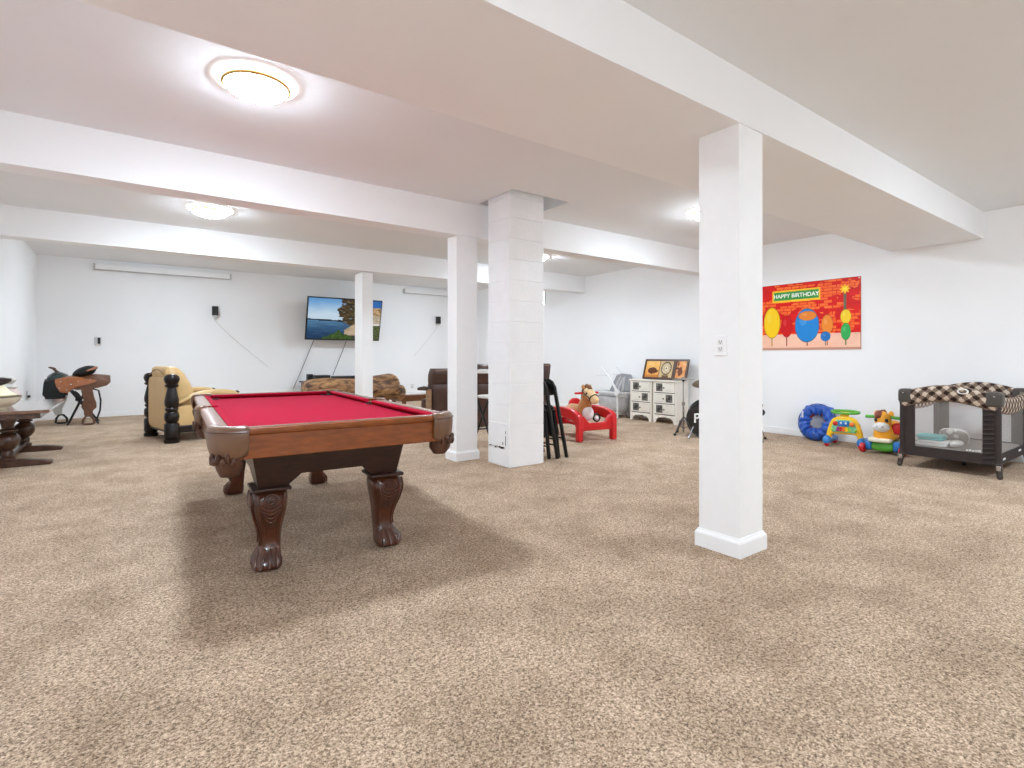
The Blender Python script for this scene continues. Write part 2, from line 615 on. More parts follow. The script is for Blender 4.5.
def pocket(cx, cy, a0, a1, R, drop, nm):
    """leather shield round a pocket, angles a0..a1 seen from above"""
    n = 20
    lev = [(0.852, -0.055), (0.860, -0.03), (0.858, 0.0), (0.845, 0.012), (0.80, 0.016), (0.74, 0.012), (0.69, 0.0), (0.655, -0.02)]
    rings = []
    for z, dr in lev:
        ring = []
        for i in range(n + 1):
            q = i / n
            a = a0 + (a1 - a0) * q
            mid = math.sin(PI * q)
            zz = z
            if z < 0.84:
                zz = 0.84 - (0.84 - z) * (0.72 + 0.24 * mid)
            ring.append((cx + (R + dr) * math.cos(a), cy + (R + dr) * math.sin(a), zz))
        rings.append(ring)
    mb = MB()
    mb.loft(rings, cap=False, ring_closed=False)
    o = mb.build('pocket', M_leather, pt, angle=60)
    sd = o.modifiers.new('solid', 'SOLIDIFY')
    sd.thickness = 0.014
    sd.offset = -1
    # seam welt
    am = (a0 + a1) / 2
    mb = MB()
    mb.tube([(cx + (R + 0.017) * math.cos(a0 + (a1 - a0) * i / n), cy + (R + 0.017) * math.sin(a0 + (a1 - a0) * i / n), 0.832) for i in range(n + 1)], 0.003, 6)
    mb.build('stitched_welt', M_dleather, o)
    # drop net in plaited leather
    ca, sa = math.cos(am), math.sin(am)
    px, py = cx + (R - 0.06) * ca, cy + (R - 0.06) * sa
    mb = MB()
    mb.lathe([(0.02, 0.0), (0.045, 0.01), (0.062, 0.04), (0.066, 0.09), (0.07, 0.2)], (px, py, drop), 16)
    for i in range(9):
        a = a0 - 0.3 + (a1 - a0 + 0.6) * i / 8
        q = V((px + 0.075 * math.cos(a), py + 0.075 * math.sin(a), drop + 0.105 - 0.02 * (i % 2)))
        mb.ell(q, (0.014, 0.014, 0.022), 8, 6)
    mb.jitter(0.006, 40)
    mb.build('pocket_net', M_dleather, o)
    mb = MB()
    mb.lathe([(0, 0.77), (0.062, 0.775), (0.066, 0.818), (0.056, 0.82), (0.05, 0.79), (0, 0.785)], (cx, cy, 0), 20)
    mb.build('pocket_cup', M_black, o)
    return o


q = 0.137
pocket(-HW + q, -HL + q, PI - 0.16, 1.5 * PI + 0.16, q, 0.605, 'a')
pocket(HW - q, -HL + q, 1.5 * PI - 0.16, 2 * PI + 0.16, q, 0.605, 'b')
pocket(-HW + q, HL - q, 0.5 * PI - 0.16, PI + 0.16, q, 0.605, 'c')
pocket(HW - q, HL - q, -0.16, 0.5 * PI + 0.16, q, 0.605, 'd')
pocket(-HW + 0.07, 0, PI * 0.72, PI * 1.28, 0.085, 0.63, 'e')
pocket(HW - 0.07, 0, -PI * 0.28, PI * 0.28, 0.085, 0.63, 'f')


def cab_panel(pts, fn, th, inward):
    mb = MB()
    A = [mb.bm.verts.new(fn(p, 0)) for p in pts]
    B = [mb.bm.verts.new(fn(p, th)) for p in pts]
    n = len(pts)
    mb.face(A)
    mb.face(B[::-1])
    for i in range(n):
        mb.face([A[i], B[i], B[(i + 1) % n], A[(i + 1) % n]])
    return mb


sl = lambda z: (0.70 - z) * 0.22
for s in (-1, 1):
    pts = [(-0.445, 0.70), (0.445, 0.70), (0.40, 0.455), (0.255, 0.455), (0.175, 0.525), (-0.175, 0.525), (-0.255, 0.455), (-0.40, 0.455)]
    cab_panel(pts, lambda p, t: (p[0], s * (1.05 - sl(p[1]) - t), p[1]), 0.03, 0).build('cabinet_end', W_dark, pt, smooth=False)
    pts = [(-1.05, 0.70), (1.05, 0.70), (0.995, 0.455), (0.80, 0.455), (0.70, 0.535), (-0.70, 0.535), (-0.80, 0.455), (-0.995, 0.455)]
    cab_panel(pts, lambda p, t: (s * (0.445 - sl(p[1]) * 0.85 - t), p[0], p[1]), 0.03, 0).build('cabinet_side', W_dark, pt, smooth=False)


def pool_leg(sx, sy):
    cx, cy = sx * 0.335, sy * 0.925
    lev = [(0.452, 0.100, 0.0), (0.40, 0.107, 0.012), (0.35, 0.103, 0.018), (0.29, 0.088, 0.012), (0.22, 0.068, -0.004), (0.16, 0.060, -0.010), (0.11, 0.061, 0.0),
           (0.075, 0.073, 0.022), (0.04, 0.083, 0.038), (0.015, 0.080, 0.042), (0.0, 0.066, 0.040)]
    rings = []
    for z, h, d in lev:
        ring = []
        for k in range(24):
            t = 2 * PI * (k + 0.5) / 24
            cxx = math.copysign(abs(math.cos(t)) ** 0.5, math.cos(t))
            cyy = math.copysign(abs(math.sin(t)) ** 0.5, math.sin(t))
            ring.append((cx + sx * d * 0.4 + h * cxx * 0.92, cy + sy * d + h * cyy, z))
        rings.append(ring)
    leg = MB().loft(rings).build('leg', W_carve, pt, angle=60, sub=1)

    def surf(z):
        for (z0, h0, d0), (z1, h1, d1) in zip(lev, lev[1:]):
            if z1 <= z <= z0:
                q = (z0 - z) / (z0 - z1)
                return h0 + (h1 - h0) * q, d0 + (d1 - d0) * q
        return lev[-1][1:]
    mb = MB()
    for face in ('y', 'x'):
        def P(a, z, out=0.001):
            h, d = surf(z)
            if face == 'y':
                return (cx + sx * d * 0.4 + a * h * 0.92, cy + sy * (d + h + out), z)
            return (cx + sx * (d * 0.4 + h * 0.92 + out), cy + sy * d + a * h, z)
        for rr in (0.10, 0.24, 0.40):
            mb.tube([P(rr * math.cos(2 * PI * i / 16), 0.395 + rr * 0.085 * math.sin(2 * PI * i / 16)) for i in range(16)], 0.0055, 6, closed=True)
        for w_, z0 in ((0.78, 0.385), (0.72, 0.36), (0.62, 0.335), (0.5, 0.31), (0.36, 0.285)):
            mb.tube([P(-w_ + 2 * w_ * i / 10, z0 - 0.045 * math.sin(PI * i / 10)) for i in range(11)], [0.003 + 0.004 * math.sin(PI * i / 10) for i in range(11)], 6)
        for sg in (-1, 1):
            mb.tube([P(sg * (0.72 - 0.1 * math.sin(PI * i / 8)), 0.43 - 0.30 * i / 8) for i in range(9)], 0.006, 6)
        for a in (-0.6, 0.0, 0.6):
            mb.tube([P(a * 0.8, 0.12, -0.01), P(a * 0.95, 0.06, 0.0), P(a, 0.02, -0.004)], [0.006, 0.014, 0.012], 8)
    mb.build('carving', W_carve, leg, angle=80)
    mb = MB()
    mb.box((cx, cy, 0.4535), (0.205, 0.225, 0.02))
    mb.build('leg_cap', W_dark, leg, bevel=0.006)
    return leg


for sx in (-1, 1):
    for sy in (-1, 1):
        pool_leg(sx, sy)

# ------------------------------------------------------------------ tan armchair with turned black posts
M_tan = mat('tan_leather', (206, 172, 118), 0.45, var=0.06, scale=5, bump=0.05, bscale=40)
M_post = mat('black_lacquered_wood', (24, 17, 14), 0.28, var=0.35, scale=10, spec=0.35)
ac = thing('armchair', 'tan leather armchair with thick turned black wooden posts beyond the pool table', 'armchair', (0.365, 9.15, 0), math.radians(12.5))
post_prof = [(0.0, 0), (0.075, 0), (0.078, 0.05), (0.062, 0.06), (0.07, 0.075), (0.074, 0.1), (0.074, 0.26), (0.06, 0.275), (0.05, 0.285), (0.068, 0.31), (0.074, 0.36), (0.068, 0.415), (0.05, 0.435),
             (0.064, 0.455), (0.066, 0.475), (0.055, 0.49), (0.07, 0.53), (0.071, 0.58), (0.06, 0.66), (0.046, 0.74), (0.042, 0.765), (0.068, 0.785), (0.07, 0.80), (0.056, 0.815), (0.07, 0.845), (0.078, 0.885), (0.07, 0.925), (0.045, 0.95), (0, 0.957)]
for s in (-1, 1):
    MB().lathe([(r * 1.25, z) for r, z in post_prof], (0.0, s * 0.485, 0), 20).build('back_post', M_post, ac, angle=50)
    fp = [(r * 0.8, z * 0.66) for r, z in post_prof]
    MB().lathe(fp, (0.86, s * 0.485, 0), 18).build('front_post', M_post, ac, angle=50)
    MB().box2((0.05, s * 0.485 - 0.04, 0.13), (0.83, s * 0.485 + 0.04, 0.23)).build('side_rail', M_post, ac, bevel=0.012)
    MB().rbox((0.42, s * 0.475, 0.36), (0.72, 0.06, 0.30), e=7).build('side_panel', M_tan, ac, angle=60)
    mb = MB()
    pts = [(0.06, 0.54), (0.14, 0.59), (0.30, 0.65), (0.48, 0.675), (0.66, 0.67), (0.80, 0.65), (0.92, 0.61)]
    rings = []
    for i, (x, z) in enumerate(pts):
        h = 0.05 if 0 < i < len(pts) - 1 else 0.03
        rings.append([(x + h * 0.4 * math.sin(t), s * 0.475 + 0.075 * math.cos(t) * (1 if 0 < i < len(pts) - 1 else 0.75), z + h * math.sin(t)) for t in [2 * PI * k / 14 for k in range(14)]])
    mb.loft(rings)
    mb.build('armrest', M_tan, ac, angle=60, sub=1)
    MB().ell((0.86, s * 0.485, 0.66), (0.035, 0.035, 0.03)).build('post_finial', M_post, ac)
MB().rbox((-0.005, 0, 0.535), (0.11, 0.85, 0.74), e=9).build('back_panel', M_tan, ac, angle=60)
mb = MB()
rings = []
for z, x0, x1, hw in ((0.42, 0.05, 0.42, 0.40), (0.60, 0.03, 0.38, 0.40), (0.80, -0.02, 0.30, 0.40), (0.95, -0.05, 0.22, 0.39), (1.03, -0.05, 0.15, 0.36), (1.055, -0.01, 0.09, 0.31)):
    ring = []
    for k in range(24):
        t = 2 * PI * k / 24
        ring.append(((x0 + x1) / 2 + (x1 - x0) / 2 * math.copysign(abs(math.cos(t)) ** 0.5, math.cos(t)), hw * math.copysign(abs(math.sin(t)) ** 0.4, math.sin(t)), z))
    rings.append(ring)
mb.loft(rings)
mb.build('back_cushion', M_tan, ac, angle=70)
mb = MB()
mb.tube([(-0.052, -0.36 + 0.72 * i / 10, 0.93 + 0.085 * math.sin(PI * i / 10)) for i in range(11)], 0.006, 6)
mb.build('piping', mat('dark_tan_piping', (150, 118, 74), 0.5), ac)
MB().rbox((0.56, 0, 0.40), (0.68, 0.84, 0.2), e=6).build('seat_cushion', M_tan, ac, angle=60)
for x in (0.0, 0.84):
    MB().box2((x - 0.035, -0.44, 0.13), (x + 0.035, 0.44, 0.22)).build('cross_rail', M_post, ac, bevel=0.01)

# ------------------------------------------------------------------ trestle table and what stands on it
W_tres = wood('trestle_wood', (74, 46, 30), 0.35, 0.35, 0.35, (6, 2, 6), 5)
W_top = wood('trestle_top_wood', (116, 82, 60), 0.12, 0.2, 0.9, (8, 1.5, 8), 4)
tt = thing('trestle_table', 'dark wooden trestle table with bulbous turned legs and a polished top', 'table', (-1.08, 8.31, 0))
x0, x1, y0, y1 = -0.335, 0.385, -0.92, 0.90
mb = MB()
oct_ = [(x0, y0), (x1 - 0.05, y0), (x1, y0 + 0.05), (x1, y1 - 0.05), (x1 - 0.05, y1), (x0, y1)]
mb.prism(oct_, 'z', 0.60, 0.635)
mb.build('table_top', W_top, tt, bevel=0.006)
MB().box2((x0 + 0.03, y0 + 0.03, 0.545), (x1 - 0.07, y1 - 0.07, 0.60)).build('apron', W_tres, tt, bevel=0.004)
TS = 0.82
prof = [(0.0, 0.075), (0.085, 0.075), (0.085, 0.11), (0.06, 0.12), (0.065, 0.17), (0.05, 0.185), (0.075, 0.20), (0.115, 0.245), (0.125, 0.29), (0.115, 0.335), (0.08, 0.365), (0.06, 0.375), (0.095, 0.39), (0.095, 0.405), (0.06, 0.42),
        (0.07, 0.47), (0.09, 0.50), (0.09, 0.545), (0, 0.545)]
for yy in (-0.50, 0.62):
    MB().lathe([(r * TS, z) for r, z in prof], (0.01, yy, 0), 22).build('pedestal_leg', W_tres, tt, angle=45)
    foot = [(-0.31, 0.0), (0.36, 0.0), (0.385, 0.02), (0.37, 0.042), (0.25, 0.06), (0.12, 0.075), (-0.12, 0.075), (-0.25, 0.06), (-0.31, 0.05)]
    MB().prism(foot, 'y', yy - 0.055, yy + 0.055).build('sled_foot', W_tres, tt, bevel=0.008)
MB().box2((-0.035, -0.48, 0.085), (0.035, 0.60, 0.125)).build('stretcher', W_tres, tt, bevel=0.005)

M_cream = mat('cream_glaze', (232, 222, 196), 0.22, var=0.06, scale=8, coat=0.5)
M_rose = mat('rose_ceramic', (222, 202, 196), 0.35, var=0.06, scale=6)
M_grey_cer = mat('pale_grey_ceramic', (198, 196, 188), 0.3, var=0.05, scale=6)
zt = 0.636
bw = thing('ceramic_bowl', 'wide cream glazed bowl on the trestle table', 'bowl', (-1.17, 7.72, zt))
MB().lathe([(0, 0), (0.12, 0), (0.125, 0.015), (0.11, 0.025), (0.16, 0.045), (0.205, 0.085), (0.222, 0.125), (0.225, 0.135), (0.215, 0.135), (0.20, 0.09), (0.15, 0.055), (0, 0.04)], seg=36).build('bowl_body', M_cream, bw)
MB().torus((0, 0, 0.135), 0.22, 0.006, 36, 8).build('rim', mat('brown_rim', (96, 74, 56), 0.4), bw)
ht = thing('straw_hat', 'cream hat with a dark bundled crown lying on the glazed bowl', 'hat', (-1.20, 7.74, zt + 0.142))
MB().lathe([(0, 0.0), (0.215, 0.002), (0.222, 0.012), (0.20, 0.022), (0.155, 0.05), (0.12, 0.11), (0.10, 0.13), (0, 0.135)], seg=32).build('brim', mat('cream_straw', (240, 230, 196), 0.6, var=0.08, scale=60), ht)
mb = MB()
mb.lathe([(0, 0.13), (0.12, 0.132), (0.15, 0.155), (0.14, 0.185), (0.08, 0.20), (0, 0.20)], seg=24)
mb.jitter(0.03, 14)
mb.build('dark_crown', mat('dark_brown_felt', (44, 32, 26), 0.9, var=0.3, scale=30), ht)
jr = thing('ceramic_jar', 'rounded rose and grey lidded jar behind the glazed bowl', 'jar', (-1.15, 8.16, zt))
MB().lathe([(0, 0), (0.07, 0), (0.075, 0.01), (0.085, 0.03), (0.13, 0.075), (0.145, 0.125), (0.125, 0.18), (0.105, 0.20), (0.10, 0.21), (0, 0.21)], seg=28).build('jar_body', M_rose, jr)
MB().lathe([(0.0, 0.205), (0.115, 0.207), (0.12, 0.218), (0.085, 0.232), (0.075, 0.255), (0.10, 0.28), (0.105, 0.30), (0.085, 0.325), (0.04, 0.335), (0, 0.336)], seg=28).build('lid', M_grey_cer, jr)

# plug on the side wall
so = thing('wall_outlet', 'grey wall outlet plate with a plugged cord above the trestle table', 'outlet', (XL, 12.05, 0.53))
MB().box2((0, -0.05, -0.08), (0.012, 0.05, 0.08)).build('plate', mat('grey_plate', (176, 178, 180), 0.4), so, bevel=0.003)
MB().box2((0.012, -0.025, -0.03), (0.05, 0.025, 0.01)).build('plug', M_black, so, bevel=0.004)

# ------------------------------------------------------------------ saddle on a folding stand
M_sad = mat('tan_saddle_leather', (148, 86, 46), 0.38, var=0.16, scale=14, bump=0.15, bscale=60, coat=0.15)
M_sadd = mat('brown_saddle_leather', (96, 60, 38), 0.45, var=0.2, scale=14, bump=0.15, bscale=60)
M_sblk = mat('black_saddle_leather', (20, 21, 21), 0.5, var=0.2, scale=14, spec=0.3)
M_fleece = mat('grey_fleece', (190, 188, 182), 0.9, var=0.12, scale=40)
SX, SY = -0.775, 12.05
st = thing('saddle_stand', 'black folding cross-legged metal stand under the saddle', 'stand', (SX, SY, 0))
for yy in (-0.16, 0.16):
    mb = MB()
    mb.tube([(-0.10, yy, 0.012), (0.14, yy, 0.60)], 0.014)
    mb.build('leg', M_blackmetal, st)
    mb = MB()
    mb.tube([(0.32, yy, 0.012), (-0.06, yy, 0.60)], 0.014)
    mb.build('leg', M_blackmetal, st)
for x, z in ((-0.10, 0.012), (0.32, 0.012), (0.14, 0.60), (-0.06, 0.60)):
    mb = MB()
    mb.tube([(x, -0.16, z), (x, 0.16, z)], 0.012)
    mb.build('cross_bar', M_blackmetal, st)
mb = MB()
mb.tube([(0.10, 0.10, 0.61), (0.24, 0.10, 0.615), (0.315, 0.10, 0.58), (0.345, 0.10, 0.40), (0.335, 0.10, 0.22), (0.28, 0.10, 0.03)], 0.014)
mb.build('curved_bar', M_blackmetal, st)

sd = thing('saddle', 'tan western saddle with black seat and horn resting on the folding stand', 'saddle', (SX, SY, 0))


def saddle_shell(xs, zt_, hw, drop, n=16):
    """sheet bent over the stand: at each x a hoop from one side over the top to the other"""
    rings = []
    for x, z, w_, d in zip(xs, zt_, hw, drop):
        ring = []
        for k in range(n + 1):
            a = PI * k / n
            ring.append((x, -w_ * math.cos(a), z - d + d * math.sin(a) ** 0.8))
        rings.append(ring)
    return rings


def sheet(name, rings, m, parent, th=0.012):
    mb = MB()
    mb.loft(rings, cap=False, ring_closed=False)
    o = mb.build(name, m, parent, angle=70)
    s_ = o.modifiers.new('solid', 'SOLIDIFY')
    s_.thickness = th
    s_.offset = 0
    return o


def drape(name, side_outline, m, ys, bevel=0.0):
    """leather that hangs down both sides: the side outline, gathered up over the top"""
    ztop = max(p[1] for p in side_outline)
    rings = []
    for y, kk, lift in ys:
        rings.append([(x, y, ztop - (ztop - z) * kk + lift) for x, z in side_outline])
    mb = MB()
    mb.loft(rings)
    return mb.build(name, m, sd, bevel=bevel, angle=55)


YS = [(-0.245, 0.97, -0.02), (-0.235, 1.0, -0.01), (-0.20, 0.9, 0.0), (-0.13, 0.45, 0.015), (0, 0.25, 0.02), (0.13, 0.45, 0.015), (0.20, 0.9, 0.0), (0.235, 1.0, -0.01), (0.245, 0.97, -0.02)]
YJ = [(-0.262, 0.95, -0.02), (-0.252, 1.0, -0.01), (-0.21, 0.9, 0.01), (-0.13, 0.5, 0.02), (0, 0.3, 0.03), (0.13, 0.5, 0.02), (0.21, 0.9, 0.01), (0.252, 1.0, -0.01), (0.262, 0.95, -0.02)]
YP = [(-0.17, 0.8, -0.05), (-0.15, 1.0, -0.03), (-0.08, 1.0, 0.0), (0, 1.0, 0.01), (0.08, 1.0, 0.0), (0.15, 1.0, -0.03), (0.17, 0.8, -0.05)]
drape('skirt', [(0.06, 0.82), (0.15, 0.825), (0.29, 0.865), (0.40, 0.825), (0.475, 0.77), (0.485, 0.745), (0.445, 0.70), (0.32, 0.66), (0.15, 0.645), (0.04, 0.63), (-0.06, 0.66), (-0.10, 0.74), (-0.03, 0.83)], M_sadd, YS)
drape('seat_jockey', [(-0.26, 0.785), (-0.16, 0.825), (-0.06, 0.835), (0.10, 0.815), (0.22, 0.805), (0.30, 0.79), (0.28, 0.765), (0.15, 0.715), (0.03, 0.685), (-0.04, 0.64), (-0.09, 0.575), (-0.19, 0.60), (-0.235, 0.68)], M_sad, YJ)
drape('front_blanket', [(-0.40, 0.78), (-0.30, 0.80), (-0.20, 0.79), (-0.19, 0.66), (-0.12, 0.52), (-0.20, 0.46), (-0.33, 0.46), (-0.42, 0.56), (-0.41, 0.70)], M_sblk, YS)
drape('pommel', [(-0.37, 0.86), (-0.30, 0.915), (-0.20, 0.92), (-0.11, 0.875), (-0.07, 0.80), (-0.13, 0.755), (-0.25, 0.78), (-0.34, 0.79)], mat('dark_green_leather', (36, 50, 48), 0.35, var=0.2), YP)
mb = MB()
mb.tube([(-0.22, 0, 0.89), (-0.27, 0, 0.955), (-0.30, 0, 0.99)], [0.035, 0.022, 0.02], 12)
mb.ell((-0.315, 0, 1.0), (0.055, 0.04, 0.018), M=T(-0.315, 0, 1.0) @ rot(0, 0.25, 0) @ T(0.315, 0, -1.0))
mb.build('horn', M_dleather, sd)
mb = MB()
Ms = T(0.12, 0, 0.925) @ rot(0, math.radians(-24), 0)
mb.ell((0, 0, 0), (0.18, 0.20, 0.095), 24, 12, M=Ms)
mb.build('seat', M_sblk, sd, angle=70)
mb = MB()
mb.tube([Ms @ V((0.178 * math.cos(t), 0.2 * math.sin(t), 0.0)) for t in [math.radians(-75 + 150 * k / 20) for k in range(21)]], [0.012 + 0.016 * math.sin(PI * k / 20) for k in range(21)], 10)
mb.build('cantle_binding', M_sad, sd)
mb = MB()
mb.prism([(-0.40, 0.52), (-0.22, 0.55), (-0.12, 0.52), (-0.13, 0.44), (-0.20, 0.41), (-0.38, 0.42)], 'y', -0.20, -0.17)
mb.build('side_flap', M_dleather, sd, bevel=0.006)
for yy, xx, nm, mm in ((-0.265, 0.14, 'a', M_sadd), (0.23, -0.26, 'b', M_fleece)):
    mb = MB()
    pts = [(xx - 0.06, 0.66), (xx + 0.10, 0.66), (xx + 0.125, 0.50), (xx + 0.16, 0.38), (xx + 0.16, 0.30), (xx + 0.11, 0.25), (xx + 0.11, 0.17), (xx - 0.01, 0.17), (xx - 0.015, 0.25), (xx - 0.05, 0.32), (xx - 0.02, 0.44)]
    if nm == 'b':
        pts = [(xx - 0.02, 0.60), (xx + 0.14, 0.60), (xx + 0.12, 0.42), (xx + 0.06, 0.27), (xx + 0.06, 0.15), (xx - 0.03, 0.15), (xx - 0.07, 0.24), (xx - 0.03, 0.42)]
    mb.prism(pts, 'y', yy - 0.012, yy + 0.012)
    fd = mb.build('fender', mm, sd, bevel=0.006)
    mb = MB()
    mb.tube([(xx - 0.03, yy, 0.03), (xx - 0.02, yy, 0.10), (xx + 0.015, yy, 0.16), (xx + 0.075, yy, 0.16), (xx + 0.12, yy, 0.10), (xx + 0.13, yy, 0.03), (xx + 0.10, yy, 0.018), (xx, yy, 0.018)], 0.018, 8, closed=True)
    mb.build('stirrup', M_sadd if nm == 'a' else M_black, fd)
mb = MB()
mb.tube([(0.0, -0.24, 0.60), (0.05, -0.245, 0.55), (0.09, -0.25, 0.47), (0.06, -0.25, 0.40), (0.02, -0.245, 0.44), (0.03, -0.24, 0.55)], 0.014, 8)
mb.build('strap', M_sblk, sd)
for i, (x, z) in enumerate(((-0.18, 0.77), (-0.05, 0.72), (0.22, 0.79), (-0.20, 0.66), (-0.10, 0.62), (0.05, 0.76))):
    MB().ell((x, -0.258, z), (0.013, 0.012, 0.013), 10, 6).build('concho', M_chrome, sd)

# ------------------------------------------------------------------ television and things on the far wall
def fbm(x, y, s=0.0):
    return 0.6 * noise.noise(V((x, y, s))) + 0.3 * noise.noise(V((x * 2.1, y * 2.1, s + 5))) + 0.15 * noise.noise(V((x * 4.3, y * 4.3, s + 9)))


def mixc(a, b, t):
    t = max(0, min(1, t))
    return tuple(x + (y - x) * t for x, y in zip(a, b))


def lake(u, v):
    u *= 1.0
    n = fbm(u * 6, v * 6)
    c = mixc((196, 216, 232), (58, 128, 196), (v - 0.45) * 1.9 - 0.3 + u * -0.15 + 0.15 * n)
    if v < 0.46:
        c = mixc((20, 52, 88), (98, 142, 176), (v - 0.05) * 1.9 + 0.5 * fbm(u * 5, v * 40))
    if abs(v - 0.475 + 0.04 * u) < 0.018 + 0.012 * fbm(u * 12, 0.3):
        c = (24, 32, 44)
    e = 0.50 + 0.10 * fbm(v * 5, 2.0) * 2 - (0.08 if v > 0.55 else 0)
    if v > 0.34 and u > e:
        q = fbm(u * 22, v * 22, 3)
        c = mixc((30, 24, 16), (126, 104, 62), 0.45 + q * 1.4)
        if q > 0.32:
            c = (120, 158, 196)
    if u > 0.50 and v < 0.40 - abs(u - 0.64) * 1.2:
        c = mixc((196, 176, 148), (150, 130, 106), fbm(u * 9, v * 9) + 0.4)
    if u > 0.55 and v < 0.10:
        c = (66, 62, 66)
    if v < 0.21 - abs(u - 0.42) * 0.9 + 0.08 * fbm(u * 20, v * 10, 4):
        c = mixc((24, 48, 18), (92, 122, 52), 0.5 + fbm(u * 30, v * 30, 6))
    if u > 0.80:
        if v > 0.82:
            c = (44, 104, 176)
        elif v > 0.62:
            c = mixc((214, 184, 136), (120, 84, 56), 0.4 + fbm(u * 30, v * 20, 8) * 1.6)
        elif v > 0.4:
            c = mixc((206, 196, 176), (140, 120, 96), 0.4 + fbm(u * 26, v * 26, 9))
        elif v > 0.36:
            c = (232, 228, 220)
        else:
            c = mixc((36, 50, 22), (130, 136, 84), 0.45 + fbm(u * 30, v * 30, 10))
    return c


W_, H_ = 1.83, 1.04
tv = thing('television', 'wide flat television tilted down on the far wall showing a lake picture', 'television', (4.27, 12.93, 1.60))
tv.rotation_euler = (math.radians(14), 0, 0)
MB().box2((-W_ / 2, 0.0, 0), (W_ / 2, 0.05, H_)).build('bezel', M_black, tv, bevel=0.006)
picture('screen', attr_mat('screen_picture', 0.3, 0.6), tv, (-W_ / 2 + 0.025, -0.002, 0.035), (W_ - 0.05, 0, 0), (0, 0, H_ - 0.06), 130, 74, lake)
MB().box2((-0.25, 0.05, 0.3), (0.25, 0.09, 0.75)).build('mount_plate', M_blackmetal, tv, bevel=0.005)
mb = MB()
mb.tube([(0, 0.09, 0.55), (0, 0.30, 0.50)], 0.03)
mb.build('mount_arm', M_blackmetal, tv)
M_cord = mat('dark_cord', (104, 102, 100), 0.6)
for a, b, lb in (((3.62, 13.16, 1.60), (3.14, 13.16, 0.42), 'grey cord slanting from the television corner down past the log bench'), ((4.42, 13.16, 1.60), (4.08, 13.16, 0.74), 'grey cord slanting from under the television down to the flat black box')):
    mb = MB()
    a, b = V(a), V(b)
    mb.tube([a + (b - a) * (i / 8) + V((0, 0.0, -0.012 * math.sin(PI * i / 8))) for i in range(9)], 0.0075, 8)
    tag(mb.build('wall_cable', M_cord, None), lb, 'cord')


def shade_box(x0, x1, z0, z1, label):
    t = thing('roller_screen', label, 'screen case', ((x0 + x1) / 2, YB, z0))
    h = z1 - z0
    a = (x1 - x0) / 2
    MB().box2((-a, -0.10, 0.01), (a, -0.015, h)).build('case', M_wall, t, bevel=0.01)
    mb = MB()
    mb.box2((-a, -0.105, 0), (a, -0.01, 0.012))
    mb.build('lower_lip', mat('grey_screen_trim', (196, 193, 190), 0.5), t)
    for s in (-1, 1):
        MB().box2((s * a - 0.015, -0.11, 0), (s * a + 0.015, -0.0, h)).build('end_cap', mat('grey_screen_trim', (196, 193, 190), 0.5), t, bevel=0.004)
    return t


shade_box(-0.56, 1.81, 2.91, 3.03, 'long white screen case under the far ceiling above the armchair')
shade_box(5.98, 7.85, 2.91, 3.03, 'long white screen case on the far wall beyond the slim column')


def wall_speaker(x, z, label, cable):
    t = thing('wall_speaker', label, 'speaker', (x, YB, z))
    MB().box2((-0.06, -0.13, 0.0), (0.06, -0.04, 0.20)).build('cabinet', M_black, t, bevel=0.008)
    MB().box2((-0.02, -0.045, 0.06), (0.02, 0.0, 0.14)).build('bracket', M_blackmetal, t)
    MB().box2((-0.045, -0.12, -0.035), (0.045, -0.06, 0.0)).build('cradle', mat('grey_screen_trim', (196, 193, 190), 0.5), t, bevel=0.004)
    mb = MB()
    mb.tube([(0.0, -0.02, -0.02), (0.0, -0.008, -0.1)] + [(cable[0] * (i / 6) ** 1.1, -0.008, -0.1 + (cable[1] + 0.1) * i / 6) for i in range(1, 7)], 0.005, 6)
    mb.build('wire', mat('white_wire', (214, 212, 208), 0.5), t)


wall_speaker(1.51, 2.10, 'small black speaker with thin wire on the wall above the armchair', (1.1, -1.15))
wall_speaker(7.0, 2.12, 'small black speaker with thin wire on the wall between slim and square columns', (-0.7, -0.9))
th = thing('thermostat', 'small white thermostat with dark display on the wall above the saddle', 'thermostat', (-0.51, YB, 1.42))
MB().box2((-0.05, -0.025, 0), (0.05, 0, 0.165)).build('housing', mat('thermostat_white', (206, 206, 204), 0.45), th, bevel=0.006)
MB().box2((-0.005, -0.028, 0.03), (0.038, -0.02, 0.15)).build('display', M_black, th)
ot = thing('wall_outlet', 'white outlet plate low on the far wall behind the coffee table', 'outlet', (6.24, YB, 0.33))
MB().box2((-0.045, -0.01, 0), (0.045, 0, 0.12)).build('plate', mat('outlet_plate_white', (222, 221, 218), 0.4), ot, bevel=0.003)
MB().box2((-0.015, -0.013, 0.02), (0.015, -0.006, 0.05)).build('receptacle', mat('grey_plate', (176, 178, 180), 0.4), ot)

# media console with three black boxes
W_con = wood('console_wood', (58, 40, 30), 0.4, 0.3, 0.2)
mc = thing('media_console', 'low dark wooden console under the television behind the log bench', 'console', (4.0, 12.85, 0))
MB().box2((-0.74, -0.24, 0.585), (0.74, 0.24, 0.62)).build('top', W_con, mc, bevel=0.004)
MB().box2((-0.70, -0.22, 0.0), (0.70, 0.22, 0.585)).build('body', W_con, mc, bevel=0.004)
for s in (-1, 1):
    d = MB().box2((s * 0.35 - 0.33, -0.24, 0.09), (s * 0.35 + 0.33, -0.222, 0.56)).build('door', W_con, mc, bevel=0.006)
    mb = MB()
    mb.ell((s * 0.06, -0.25, 0.33), (0.015, 0.015, 0.015), 10, 6)
    mb.build('knob', M_brass, d)
bx = thing('shelf_speaker', 'small upright black speaker on the console end nearest the armchair', 'speaker', (3.42, 12.78, 0.62))
MB().box2((-0.06, -0.07, 0), (0.06, 0.07, 0.165)).build('cabinet', M_black, bx, bevel=0.006)
